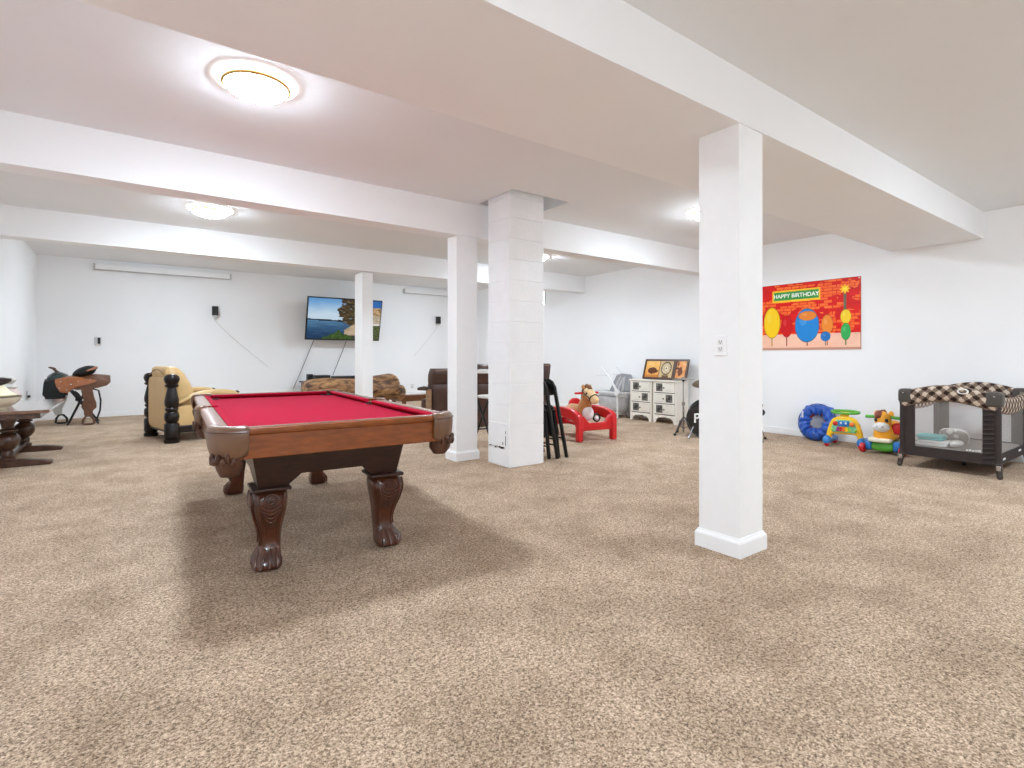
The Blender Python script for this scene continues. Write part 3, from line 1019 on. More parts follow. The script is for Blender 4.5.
MB().lathe([(0, 0), (0.04, 0.002), (0.045, 0.008), (0, 0.010)], M=T(0, -0.07, 0.10) @ rot(PI / 2, 0, 0)).build('cone', M_blackmetal, bx)
bx = thing('receiver_box', 'black rectangular receiver box on the console beside the upright speaker', 'electronics', (3.70, 12.80, 0.62))
MB().box2((-0.17, -0.14, 0.01), (0.17, 0.14, 0.135)).build('case', M_black, bx, bevel=0.005)
MB().box2((-0.15, -0.144, 0.03), (0.15, -0.138, 0.06)).build('front_strip', M_blackmetal, bx)
for s in (-1, 1):
    MB().box2((s * 0.13 - 0.02, -0.1, 0), (s * 0.13 + 0.02, 0.1, 0.012)).build('foot', M_black, bx)
bx = thing('player_box', 'long low black box on the console beneath the slim column side', 'electronics', (4.32, 12.80, 0.62))
MB().box2((-0.36, -0.12, 0.01), (0.36, 0.12, 0.105)).build('case', M_black, bx, bevel=0.005)
for s in (-1, 1):
    MB().box2((s * 0.3 - 0.02, -0.1, 0), (s * 0.3 + 0.02, 0.1, 0.012)).build('foot', M_black, bx)

# rustic log bench
M_bark = bpy.data.materials.new('gnarled_bark')
M_bark.use_nodes = True
nt = M_bark.node_tree
b = nt.nodes['Principled BSDF']
tc = nt.nodes.new('ShaderNodeTexCoord')
mp = nt.nodes.new('ShaderNodeMapping')
mp.inputs['Scale'].default_value = (1.6, 4, 4)
nt.links.new(tc.outputs['Object'], mp.inputs['Vector'])
nz = nt.nodes.new('ShaderNodeTexNoise')
nz.inputs['Scale'].default_value = 3.2
nz.inputs['Detail'].default_value = 7
nz.inputs['Distortion'].default_value = 0.7
nt.links.new(mp.outputs['Vector'], nz.inputs['Vector'])
rp = nt.nodes.new('ShaderNodeValToRGB')
rp.color_ramp.elements[0].position = 0.36
rp.color_ramp.elements[0].color = lin((80, 52, 34)) + (1,)
rp.color_ramp.elements[1].position = 0.66
rp.color_ramp.elements[1].color = lin((190, 146, 98)) + (1,)
k = rp.color_ramp.elements.new(0.48)
k.color = lin((138, 98, 62)) + (1,)
nt.links.new(nz.outputs['Fac'], rp.inputs['Fac'])
nt.links.new(rp.outputs['Color'], b.inputs['Base Color'])
b.inputs['Roughness'].default_value = 0.55
bp = nt.nodes.new('ShaderNodeBump')
bp.inputs['Strength'].default_value = 0.8
bp.inputs['Distance'].default_value = 0.03
nt.links.new(nz.outputs['Fac'], bp.inputs['Height'])
nt.links.new(bp.outputs['Normal'], b.inputs['Normal'])
lg = thing('log_bench', 'gnarled brown driftwood log bench behind the pool table', 'bench', (3.19, 9.15, 0))
mb = MB()
rings = []
top = [(-0.84, 0.60, 0.74), (-0.82, 0.50, 0.79), (-0.70, 0.44, 0.815), (-0.55, 0.42, 0.835), (-0.35, 0.42, 0.835), (-0.15, 0.42, 0.815), (0.05, 0.42, 0.80), (0.22, 0.42, 0.825), (0.40, 0.42, 0.85), (0.55, 0.42, 0.88), (0.68, 0.42, 0.905), (0.76, 0.42, 0.885), (0.80, 0.45, 0.80), (0.82, 0.52, 0.66)]
for i, (x, z0, z1) in enumerate(top):
    ring = []
    for k in range(28):
        t = 2 * PI * k / 28
        n = noise.noise(V((x * 3, math.cos(t) * 1.3, math.sin(t) * 1.3))) * 0.08 if 0 < i < len(top) - 1 else 0
        ring.append((x, (0.24 + n * 1.3) * math.cos(t) * (1 if 0 < i < len(top) - 1 else 0.6), (z0 + z1) / 2 + ((z1 - z0) / 2 + n * 0.35) * math.sin(t)))
    rings.append(ring)
mb.loft(rings)
mb.build('log', M_bark, lg, angle=70, sub=1)
mb = MB()
mb.ell((0.84, -0.12, 0.52), (0.10, 0.10, 0.14), 14, 10)
mb.jitter(0.04, 8)
mb.build('knot', M_bark, lg)
for s in (-1, 1):
    mb = MB()
    mb.lathe([(0, 0), (0.15, 0), (0.16, 0.05), (0.12, 0.25), (0.13, 0.46), (0, 0.48)], (s * 0.55, 0, 0), 16)
    mb.jitter(0.025, 6, s)
    mb.build('stump_leg', M_bark, lg, angle=70)

# coffee table by the far seats
ct = thing('coffee_table', 'low dark brown wooden coffee table with pale glass top beyond the pool table', 'table', (5.15, 10.35, 0))
W_cof = wood('coffee_wood', (112, 68, 42), 0.3, 0.25, 0.3)
MB().box2((-0.62, -0.30, 0.40), (0.62, 0.30, 0.42)).build('glass_top', mat('pale_glass_top', (206, 190, 182), 0.08, coat=0.6), ct, bevel=0.004)
MB().box2((-0.64, -0.32, 0.27), (0.64, 0.32, 0.40)).build('table_frame', W_cof, ct, bevel=0.008)
for sx in (-1, 1):
    for sy in (-1, 1):
        MB().lathe([(0, 0), (0.035, 0), (0.045, 0.06), (0.03, 0.12), (0.045, 0.2), (0.045, 0.27), (0, 0.27)], (sx * 0.56, sy * 0.26, 0), 14).build('leg', W_cof, ct)

# brown leather seats
M_bl = mat('chocolate_leather', (74, 50, 42), 0.38, var=0.16, scale=6, bump=0.15, bscale=25, coat=0.15)
W_arm = wood('arm_wood', (150, 118, 86), 0.4, 0.25, 0.2)
M_ph = mat('tan_piping', (126, 98, 80), 0.5)


def leather_seat(name, label, cat, x0, x1, y, ztop, n, wood_side=False, flare=0.0, seat_depth=0.8):
    t = thing(name, label, cat, ((x0 + x1) / 2, y, 0))
    a = (x1 - x0) / 2
    MB().box2((-a + 0.03, 0.05, 0.0), (a - 0.03, seat_depth, 0.30)).build('base', M_bl, t, bevel=0.02)
    for i in range(n):
        c = -a + (i + 0.5) * 2 * a / n
        w_ = 2 * a / n
        mb = MB()
        rings = []
        for z, ya, yb, k in ((0.28, 0.02, 0.24, 0.93), (0.45, 0.0, 0.26, 0.95), (0.62, -0.02, 0.24, 0.97), (0.70, -0.02, 0.22, 0.98), (0.735, -0.01, 0.22, 0.97)):
            rings.append([(c + w_ / 2 * k * math.copysign(abs(math.cos(u)) ** 0.3, math.cos(u)), (ya + yb) / 2 + (yb - ya) / 2 * math.copysign(abs(math.sin(u)) ** 0.5, math.sin(u)), z) for u in [2 * PI * j / 24 for j in range(24)]])
        mb.loft(rings)
        mb.build('lower_backrest', M_bl, t, angle=70)
        mb = MB()
        rings = []
        for z, ya, yb, k in ((0.735, -0.01, 0.20, 0.96), (0.78, -0.03, 0.21, 0.98 + flare * 0.2), (0.9, -0.05, 0.20, 0.985 + flare * 0.7), (ztop - 0.03, -0.06, 0.15, 0.985 + flare), (ztop, -0.03, 0.12, 0.96 + flare)):
            rings.append([(c + w_ / 2 * k * math.copysign(abs(math.cos(u)) ** 0.25, math.cos(u)), (ya + yb) / 2 + (yb - ya) / 2 * math.copysign(abs(math.sin(u)) ** 0.5, math.sin(u)), z) for u in [2 * PI * j / 24 for j in range(24)]])
        mb.loft(rings)
        hb = mb.build('headrest', M_bl, t, angle=70)
        mb = MB()
        mb.tube([(c - w_ / 2 * 0.9, -0.07, ztop - 0.035), (c, -0.075, ztop - 0.03), (c + w_ / 2 * 0.9, -0.07, ztop - 0.035)], 0.007, 6)
        mb.build('piping', M_ph, hb)
        MB().rbox((c, 0.18 + (seed_ := seat_depth - 0.14) / 2, 0.38), (w_ * 0.92, seed_, 0.20), e=6).build('seat_cushion', M_bl, t, angle=70)
    for s in (-1, 1):
        if wood_side:
            mb = MB()
            mb.box2((s * (a + 0.035) - 0.03, 0.0, 0.0), (s * (a + 0.035) + 0.03, 0.10, 0.66))
            mb.build('side_post', W_arm, t, bevel=0.008)
            mb = MB()
            mb.tube([(s * (a + 0.035), 0.02, 0.665), (s * (a + 0.06), 0.16, 0.67), (s * (a + 0.10), 0.30, 0.655)], [0.035, 0.038, 0.025], 10)
            mb.build('armrest', W_con, t)
        else:
            MB().rbox((s * (a - 0.02), 0.45, 0.45), (0.18, 0.8, 0.5), e=6).build('armrest', M_bl, t, angle=70)
    return t


leather_seat('recliner', 'dark brown leather chair seen from behind, its wooden side by the pool table corner', 'chair', 4.02, 4.52, 7.75, 1.0, 1, True, 0.0, 0.45)
leather_seat('sofa', 'dark brown leather two-seat sofa mostly hidden behind the block pillar', 'sofa', 4.72, 6.31, 7.45, 1.07, 2, False, 0.03)

# folding chair seen between the two columns
M_wseat = mat('white_vinyl', (226, 224, 220), 0.35, var=0.02)
fc = thing('folding_chair', 'open folding chair with white seat standing between the square column and block pillar', 'chair', (4.27, 6.28, 0))
for s in (-1, 1):
    mb = MB()
    mb.tube([(s * 0.2, -0.22, 0.012), (s * 0.2, 0.18, 0.62), (s * 0.2, 0.22, 1.02)], 0.016)
    mb.build('front_leg', M_blackmetal, fc)
    mb = MB()
    mb.tube([(s * 0.17, 0.26, 0.012), (s * 0.17, -0.10, 0.60)], 0.016)
    mb.build('rear_leg', M_blackmetal, fc)
MB().rbox((0, 0.02, 0.62), (0.40, 0.40, 0.05), e=5).build('seat', M_wseat, fc, angle=60)
MB().rbox((0, 0.215, 0.98), (0.40, 0.03, 0.06), e=4).build('backrest', M_wseat, fc, angle=60)
mb = MB()
mb.tube([(-0.2, -0.12, 0.165), (0.2, -0.12, 0.165)], 0.011)
mb.tube([(-0.17, 0.18, 0.14), (0.17, 0.18, 0.14)], 0.011)
mb.build('cross_bar', M_blackmetal, fc)


def folded_chair(x, y, lean, label):
    """folded flat, leaning on the +X side of the block pillar; local y is its width"""
    t = thing('folding_chair', label, 'chair', (x, y, 0), group='folded black chairs on the block pillar')
    t.rotation_euler = (0, -lean, 0)
    wd = 0.44
    r = 0.023
    for s in (-1, 1):
        mb = MB()
        mb.tube([(0.0, s * wd / 2, 0.0), (0.0, s * wd / 2, 0.86), (0.0, s * (wd / 2 - 0.03), 0.92), (0.0, s * (wd / 2 - 0.09), 0.945)], r, 8)
        mb.build('front_leg', M_blackmetal, t)
        mb = MB()
        mb.tube([(-0.10, s * (wd / 2 - 0.03), 0.03), (-0.045, s * (wd / 2 - 0.03), 0.60)], r, 8)
        mb.build('rear_leg', M_blackmetal, t)
    mb = MB()
    mb.tube([(0.0, -wd / 2 + 0.09, 0.945), (0.0, wd / 2 - 0.09, 0.945)], r, 8)
    mb.tube([(-0.085, -wd / 2 + 0.03, 0.17), (-0.085, wd / 2 - 0.03, 0.17)], 0.011, 8)
    mb.tube([(0.0, -wd / 2, 0.24), (0.0, wd / 2, 0.24)], 0.011, 8)
    mb.build('cross_bar', M_blackmetal, t)
    MB().rbox((0.012, 0, 0.84), (0.035, wd - 0.05, 0.17), e=5).build('backrest', M_black, t, angle=60)
    MB().rbox((-0.03, 0, 0.45), (0.045, wd - 0.07, 0.40), e=6).build('seat', M_black, t, angle=60)
    return t


folded_chair(4.205, 4.88, math.radians(13.0), 'outer black folded chair leaning on the block pillar')
folded_chair(4.06, 4.88, math.radians(12.0), 'inner black folded chair tucked against the block pillar')

# ------------------------------------------------------------------ red bouncing horse
M_red = mat('red_plastic', (206, 20, 28), 0.3, var=0.05, coat=0.3)
M_plush = mat('tan_plush', (196, 136, 76), 0.95, var=0.12, scale=40, bump=0.4, bscale=120, sheen=0.4)
M_plush_l = mat('cream_plush', (232, 196, 146), 0.95, var=0.08, scale=40, bump=0.4, bscale=120, sheen=0.4)
M_white_p = mat('white_plush', (236, 234, 236), 0.9, var=0.04, scale=40)
M_mane = mat('brown_mane', (116, 76, 50), 0.95, var=0.3, scale=60)
hs = thing('bouncing_horse', 'plush tan toy horse mounted in a red plastic arched frame', 'toy horse', (5.45, 5.74, 0), math.radians(-10))
for s in (-1, 1):
    o_ = [(-0.46, 0), (-0.46, 0.32), (-0.44, 0.375), (-0.38, 0.41), (-0.25, 0.445), (0, 0.465), (0.25, 0.445), (0.38, 0.41), (0.44, 0.375), (0.46, 0.32), (0.46, 0), (0.37, 0), (0.37, 0.2), (0.34, 0.26), (0.27, 0.29), (0, 0.32), (-0.27, 0.29), (-0.34, 0.26), (-0.37, 0.2), (-0.37, 0)]
    MB().prism(o_, 'x', s * 0.29 - 0.042, s * 0.29 + 0.042).build('side_arch', M_red, hs, bevel=0.016, angle=50)
for yy in (-0.41, 0.41):
    o_ = [(-0.28, 0.15), (0.28, 0.15), (0.28, 0.37), (0.22, 0.355), (0.17, 0.30), (0.13, 0.26), (-0.13, 0.26), (-0.17, 0.30), (-0.22, 0.355), (-0.28, 0.37)]
    MB().prism(o_, 'y', yy - 0.03, yy + 0.03).build('cross_panel', M_red, hs, bevel=0.012, angle=50)
MB().box2((-0.07, -0.40, 0.17), (0.07, 0.40, 0.22)).build('under_beam', M_red, hs, bevel=0.01)
mb = MB()
rings = []
for y, z, rx, rz in ((-0.24, 0.36, 0.03, 0.04), (-0.21, 0.36, 0.09, 0.10), (-0.10, 0.37, 0.125, 0.125), (0.08, 0.36, 0.12, 0.115), (0.24, 0.37, 0.125, 0.12), (0.33, 0.37, 0.08, 0.08), (0.36, 0.37, 0.02, 0.02)):
    rings.append([(rx * math.cos(t), y, z + rz * math.sin(t)) for t in [2 * PI * k / 18 for k in range(18)]])
mb.loft(rings)
mb.build('body', M_plush, hs, angle=80, sub=1)
mb = MB()
mb.tube([(0, -0.08, 0.38), (0, -0.13, 0.48), (0, -0.175, 0.57), (0, -0.20, 0.645), (0, -0.21, 0.69)], [0.115, 0.10, 0.082, 0.075, 0.05], 16)
mb.build('neck', M_plush, hs, angle=80)
mb = MB()
mb.tube([(0, -0.15, 0.68), (0, -0.20, 0.675), (0, -0.27, 0.645), (0, -0.34, 0.60), (0, -0.39, 0.565), (0, -0.42, 0.55)], [0.05, 0.082, 0.078, 0.062, 0.062, 0.035], 16)
hd = mb.build('head', M_plush_l, hs, angle=80)
for s in (-1, 1):
    MB().ell((s * 0.072, -0.275, 0.665), (0.014, 0.018, 0.018), 10, 8).build('eye', M_black, hd)
    mb = MB()
    mb.tube([(s * 0.05, -0.17, 0.73), (s * 0.065, -0.165, 0.765), (s * 0.06, -0.17, 0.79)], [0.028, 0.024, 0.006], 8)
    mb.build('ear', M_plush, hd)
mb = MB()
mb.tube([(0, -0.27, 0.725), (0, -0.19, 0.755), (0, -0.12, 0.70), (0, -0.085, 0.60), (0, -0.05, 0.50)], [0.03, 0.045, 0.045, 0.04, 0.025], 10)
mb.jitter(0.012, 25)
mb.build('mane', M_mane, hs)
mb = MB()
mb.torus((0, -0.345, 0.598), 0.066, 0.009, 24, 6, M=rot(math.radians(-55), 0, 0))
mb.tube([(0.066, -0.34, 0.60), (0.085, -0.25, 0.65), (0.075, -0.17, 0.70)], 0.007, 6)
mb.tube([(-0.066, -0.34, 0.60), (-0.085, -0.25, 0.65), (-0.075, -0.17, 0.70)], 0.007, 6)
mb.build('bridle', mat('dark_bridle', (46, 30, 24), 0.5), hs)
MB().ell((0.0, -0.205, 0.365), (0.095, 0.06, 0.105)).build('chest_patch', M_white_p, hs)
mb = MB()
mb.tube([(-0.20, -0.17, 0.665), (0.20, -0.17, 0.665)], 0.016, 10)
mb.build('handlebar', M_red, hs)
mb = MB()
o_ = [(-0.08, 0.28), (0.16, 0.28), (0.165, 0.42), (0.15, 0.51), (0.09, 0.555), (0.0, 0.555), (-0.06, 0.52), (-0.085, 0.42)]
mb.prism([(x + 0.06, z) for x, z in o_], 'y', 0.27, 0.33)
sb = mb.build('seat_back', M_red, hs, bevel=0.02, angle=50)
mb = MB()
for i in range(9):
    x, z = 0.0 + 0.02 * i, 0.42 + 0.03 * math.sin(i * 2.1)
    mb.box((x, 0.268, z), (0.022, 0.006, 0.012), T(x, 0, z) @ rot(0, 0.5 * math.sin(i * 3.0), 0) @ T(-x, 0, -z))
mb.build('black_print', M_black, sb)
for s in (-1, 1):
    mb = MB()
    mb.torus((s * 0.155, -0.20, 0.30), 0.055, 0.014, 20, 8, M=rot(PI / 2, 0, 0))
    st_ = mb.build('stirrup', M_black, hs)
    MB().ell((s * 0.155, -0.20, 0.285), (0.035, 0.03, 0.035), 12, 8).build('stirrup_pad', M_white_p, st_)

# ------------------------------------------------------------------ baby swing
M_gfab = mat('grey_fabric', (186, 184, 184), 0.9, var=0.08, scale=14, bump=0.2, bscale=14)
M_gfab2 = mat('mid_grey_fabric', (150, 149, 150), 0.9, var=0.1, scale=14, bump=0.2, bscale=14)
M_wtube = mat('white_tube', (226, 225, 223), 0.35, var=0.01)
bs = thing('baby_swing', 'grey cloth baby swing with white tube frame beside the white cabinets', 'baby swing', (7.84, 7.28, 0))
mb = MB()
rings = []
for z, k in ((0.10, 0.72), (0.13, 0.85), (0.25, 0.97), (0.38, 1.0), (0.46, 1.0)):
    ring = []
    for j in range(36):
        t = 2 * PI * j / 36
        q = k * (1 + 0.035 * math.sin(9 * t + z * 14))
        ring.append((0.21 * q * math.copysign(abs(math.cos(t)) ** 0.7, math.cos(t)), 0.36 * q * math.copysign(abs(math.sin(t)) ** 0.7, math.sin(t)), z))
    rings.append(ring)
mb.loft(rings)
mb.build('fabric_tub', M_gfab, bs, angle=80, sub=1)
mb = MB()
mb.tube([(0.23 * math.copysign(abs(math.cos(t)) ** 0.7, math.cos(t)), 0.39 * math.copysign(abs(math.sin(t)) ** 0.7, math.sin(t)), 0.485) for t in [2 * PI * k / 36 for k in range(36)]], 0.026, 10, closed=True)
mb.build('padded_rim', mat('light_grey_rim', (205, 203, 202), 0.7), bs)
mb = MB()
sh = [(-0.30, 0.50), (0.26, 0.50), (0.20, 0.66), (0.13, 0.82), (0.0, 0.86), (-0.24, 0.84), (-0.30, 0.7)]
A = []
for off in (0.0, 0.035):
    A.append([(0.14 + off + (z - 0.5) * 0.22, y, z) for y, z in sh])
mb.loft(A)
mb.build('back_cloth', M_gfab2, bs, bevel=0.01)
mb = MB()
for y0_, z0_, y1_, z1_ in ((0.12, 0.51, 0.0, 0.80), (0.02, 0.51, -0.06, 0.78), (-0.1, 0.51, -0.10, 0.8)):
    mb.tube([(0.135, y0_, z0_), (0.17, (y0_ + y1_) / 2, (z0_ + z1_) / 2), (0.195, y1_, z1_)], [0.02, 0.028, 0.014], 8)
mb.build('cloth_fold', M_gfab, bs)
mb = MB()
mb.prism([(-0.47, 0.03), (-0.33, 0.02), (-0.33, 0.50), (-0.40, 0.60), (-0.45, 0.50)], 'x', 0.02, 0.06)
mb.build('side_cloth', M_gfab2, bs, bevel=0.01)
for s in (-1, 1):
    x = s * 0.24
    mb = MB()
    mb.tube([(x, -0.30, 0.50), (x, -0.31, 0.25), (x - 0.01, -0.32, 0.012)], 0.017, 10)
    mb.tube([(x, 0.33, 0.50), (x, 0.36, 0.012)], 0.017, 10)
    mb.build('leg', M_wtube, bs)
    mb = MB()
    mb.tube([(x, -0.31, 0.52), (x, -0.05, 0.84), (x + s * -0.02, 0.14, 0.985)], [0.024, 0.02, 0.012], 10)
    mb.tube([(x, -0.05, 0.83), (x, 0.10, 0.84), (x, 0.25, 0.835)], 0.013, 8)
    mb.build('upper_arm', M_wtube, bs)
    mb = MB()
    mb.lathe([(0, -0.03), (0.055, -0.03), (0.062, -0.015), (0.062, 0.015), (0.055, 0.03), (0, 0.03)], M=T(x, -0.31, 0.50) @ rot(0, PI / 2, 0))
    mb.torus((x - 0.03, -0.31, 0.50), 0.036, 0.006, 20, 6, M=rot(0, PI / 2, 0))
    mb.build('hub', M_wtube, bs)

# ------------------------------------------------------------------ two white drawer cabinets
M_cab = mat('antique_white_paint', (236, 230, 218), 0.55, var=0.03, scale=5)
M_cabin = mat('dark_gap', (60, 54, 48), 0.8)


def damask(u, v):
    x, y = u * 2 - 1, v * 2 - 1
    r = math.hypot(x, y)
    a = math.atan2(y, x)
    q = math.sin(9 * x + 2 * math.sin(5 * y)) * math.sin(9 * y + 2 * math.sin(5 * x)) + 0.5 * noise.noise(V((x * 4, y * 4, 1)))
    if max(abs(x), abs(y)) > 0.9:
        return (70, 66, 62)
    return (58, 55, 52) if q > -0.35 else (150, 145, 136)


M_dam = attr_mat('scroll_panel', 0.6)


def drawer_cabinet(yc, label, side):
    t = thing('drawer_cabinet', label, 'cabinet', (7.72, yc, 0), group='white three-drawer cabinets')
    hw = 0.25
    MB().box2((0.015, -hw + 0.005, 0.14), (0.36, hw - 0.005, 0.745)).build('body', M_cab, t, smooth=False, bevel=0.003)
    MB().box2((-0.02, -hw - 0.015, 0.745), (0.375, hw + 0.015, 0.77)).build('top', M_cab, t, bevel=0.005)
    f = [(-hw, 0.0), (-hw + 0.045, 0.0), (-hw + 0.07, 0.06), (-hw + 0.12, 0.10), (-0.05, 0.105), (0, 0.115), (0.05, 0.105), (hw - 0.12, 0.10), (hw - 0.07, 0.06), (hw - 0.045, 0.0), (hw, 0.0), (hw, 0.15), (-hw, 0.15)]
    MB().prism(f, 'x', 0.0, 0.02).build('scalloped_base', M_cab, t, smooth=False)
    for s in (-1, 1):
        g = [(0.02, 0), (0.06, 0), (0.09, 0.08), (0.28, 0.08), (0.31, 0), (0.355, 0), (0.355, 0.15), (0.02, 0.15)]
        MB().prism(g, 'y', s * (hw - 0.01) - 0.01, s * (hw - 0.01) + 0.01).build('side_leg', M_cab, t, smooth=False)
    MB().box2((0.004, -hw, 0.14), (0.02, -hw + 0.03, 0.745)).build('stile', M_cab, t, smooth=False)
    MB().box2((0.004, hw - 0.03, 0.14), (0.02, hw, 0.745)).build('stile', M_cab, t, smooth=False)
    MB().box2((0.006, -hw + 0.02, 0.15), (0.014, hw - 0.02, 0.74)).build('shadow_gap', M_cabin, t, smooth=False)
    for i in range(3):
        z0 = 0.165 + i * 0.195
        d = MB().box2((-0.005, -hw + 0.035, z0), (0.012, hw - 0.035, z0 + 0.182)).build('drawer', M_cab, t, bevel=0.004)
        left = (i != 1)
        yc_ = (0.105 if left else -0.105)
        picture('scroll_panel', M_dam, d, (-0.0075, yc_ + 0.07, z0 + 0.022), (0, -0.14, 0), (0, 0, 0.138), 28, 28, damask)
        mb = MB()
        kk = yc_ + (-0.11 if left else 0.11)
        mb.lathe([(0.006, 0), (0.008, 0.012), (0.016, 0.018), (0.014, 0.028), (0, 0.032)], M=T(-0.005, kk, z0 + 0.085) @ rot(0, -PI / 2, 0), seg=12)
        mb.build('knob', mat('pewter', (120, 114, 104), 0.35, metal=0.6), d)
        mb = MB()
        for zz in (z0 + 0.03, z0 + 0.155):
            mb.box2((-0.0065, -yc_ - 0.075, zz), (-0.004, -yc_ + 0.075, zz + 0.005))
        mb.build('molding_line', mat('worn_edge', (190, 182, 168), 0.7), d, smooth=False)
    return t


drawer_cabinet(6.505, 'white three-drawer cabinet with dark scroll squares next to the baby swing', 1)
drawer_cabinet(5.965, 'white three-drawer cabinet with dark scroll squares next to the cymbal stand', -1)

W_frame = wood('picture_frame_wood', (78, 44, 24), 0.35, 0.25, 0.3)
M_pic = attr_mat('picture_print', 0.4)


def art_a(u, v):
    if u < 0.5:
        x = u / 0.5
        c = mixc((226, 150, 62), (250, 206, 130), v * 0.8 + 0.5 * fbm(x * 3, v * 3, 2))
        r = math.hypot((x - 0.55) / 0.40, (v - 0.40) / 0.22)
        if r + 0.4 * fbm(x * 7, v * 7, 4) < 0.9:
            c = mixc((60, 30, 16), (150, 76, 36), 0.4 + fbm(x * 12, v * 12, 5))
        if v < 0.16:
            c = mixc(c, (176, 104, 44), 0.6)
        return c
    x = (u - 0.5) / 0.5
    if x < 0.06:
        return (150, 100, 56)
    c = (204, 176, 128)
    r = math.hypot((x - 0.52) / 0.36, (v - 0.56) / 0.40)
    if 0.82 < r < 1.02:
        c = (92, 76, 58)
    elif r <= 0.82:
        c = mixc((226, 206, 168), (168, 146, 116), 0.4 + fbm(x * 9, v * 9, 7))
        if r < 0.3:
            c = (236, 224, 196) if r > 0.14 else (80, 70, 60)
    if v < 0.14 and 0.3 < x < 0.75:
        c = (106, 80, 52)
    return c


def art_b(u, v):
    c = mixc((214, 128, 60), (248, 200, 140), 0.45 + 0.8 * fbm(u * 3, v * 3, 12))
    r = math.hypot((u - 0.42) / 0.30, (v - 0.38) / 0.30)
    if r + 0.6 * fbm(u * 7, v * 7, 14) < 0.85:
        c = mixc((70, 34, 20), (160, 84, 44), 0.4 + fbm(u * 12, v * 12, 15))
    if u < 0.25 and v > 0.5 and fbm(u * 10, v * 8, 16) > -0.1:
        c = (86, 46, 24)
    return c


def leaning_frame(name, y_hi, y_lo, fn, label, x0, lean, h):
    t = thing(name, label, 'picture', (x0, (y_hi + y_lo) / 2, 0.782))
    t.rotation_euler = (0, lean, 0)
    a = (y_hi - y_lo) / 2
    b_ = 0.035
    mb = MB()
    mb.box2((0, -a, 0), (0.03, a, b_))
    mb.box2((0, -a, h - b_), (0.03, a, h))
    mb.box2((0, -a, b_), (0.03, -a + b_, h - b_))
    mb.box2((0, a - b_, b_), (0.03, a, h - b_))
    mb.build('frame', W_frame, t, smooth=False)
    MB().box2((0.012, -a + 0.02, 0.02), (0.028, a - 0.02, h - 0.02)).build('backing', M_cabin, t, smooth=False)
    picture('print', M_pic, t, (0.010, a - b_, b_), (0, -2 * (a - b_), 0), (0, 0, h - 2 * b_), 70, 50, fn)
    return t


leaning_frame('framed_picture', 6.62, 5.93, art_a, 'wide framed double picture leaning on the wall above the cabinets', 7.90, math.radians(17), 0.385)
leaning_frame('framed_picture', 5.915, 5.64, art_b, 'narrow framed amber picture leaning beside the wide double frame', 7.88, math.radians(17), 0.385)

# ------------------------------------------------------------------ drum kit pieces
M_cym = mat('cymbal_bronze', (150, 140, 118), 0.3, metal=0.85, var=0.1)
bd = thing('bass_drum', 'black bass drum with white lettering half hidden behind the nearest column', 'drum', (6.83, 4.53, 0), math.radians(0))
DR = 0.27
Md = T(0, 0, 0.275) @ rot(0, 0, math.radians(33.5)) @ rot(0, -PI / 2, 0)    # local z of the lathe points at the viewer
MB().lathe([(DR - 0.012, -0.36), (DR - 0.012, 0.0)], seg=48, M=Md).build('shell', M_black, bd)
MB().lathe([(0, 0.002), (DR - 0.006, 0.0), (DR - 0.006, -0.01), (0, -0.008)], seg=48, M=Md).build('drum_head', mat('black_drum_head', (16, 16, 18), 0.25, coat=0.3), bd)
for zz in (0.0, -0.36):
    MB().torus((0, 0, 0), DR - 0.002, 0.014, 56, 8, M=Md @ T(0, 0, zz)).build('hoop', M_black, bd)
lugs = MB()
for i in range(8):
    a = 2 * PI * i / 8 + 0.2
    lugs.box((0, 0, 0), (0.03, 0.022, 0.05), Md @ rot(0, 0, a) @ T(DR, 0, -0.05))
    lugs.box((0, 0, 0), (0.016, 0.016, 0.05), Md @ rot(0, 0, a) @ T(DR + 0.008, 0, 0.0))
lugs.build('tension_lug', M_chrome, bd)
# lettering on the head: text faces local +z, up = world z
Mt = T(0, 0, 0.285) @ rot(0, 0, math.radians(33.5)) @ Matrix(((0, 0, -1, 0), (-1, 0, 0, 0), (0, 1, 0, 0), (0, 0, 0, 1))) @ T(0.0, 0.02, 0.004) @ rot(0, 0, math.radians(8))
text_mesh('head_lettering', 'Pearl', mat('white_ink', (232, 232, 230), 0.5), bd, Mt, 0.185, 0.0008, 0.15)
mb = MB()
mb.tube([(-0.11, -0.30, 0.20), (-0.20, -0.38, 0.01)], 0.01, 8)
mb.tube([(-0.10, 0.15, 0.16), (-0.26, 0.12, 0.01)], 0.01, 8)
mb.build('spur', M_chrome, bd)


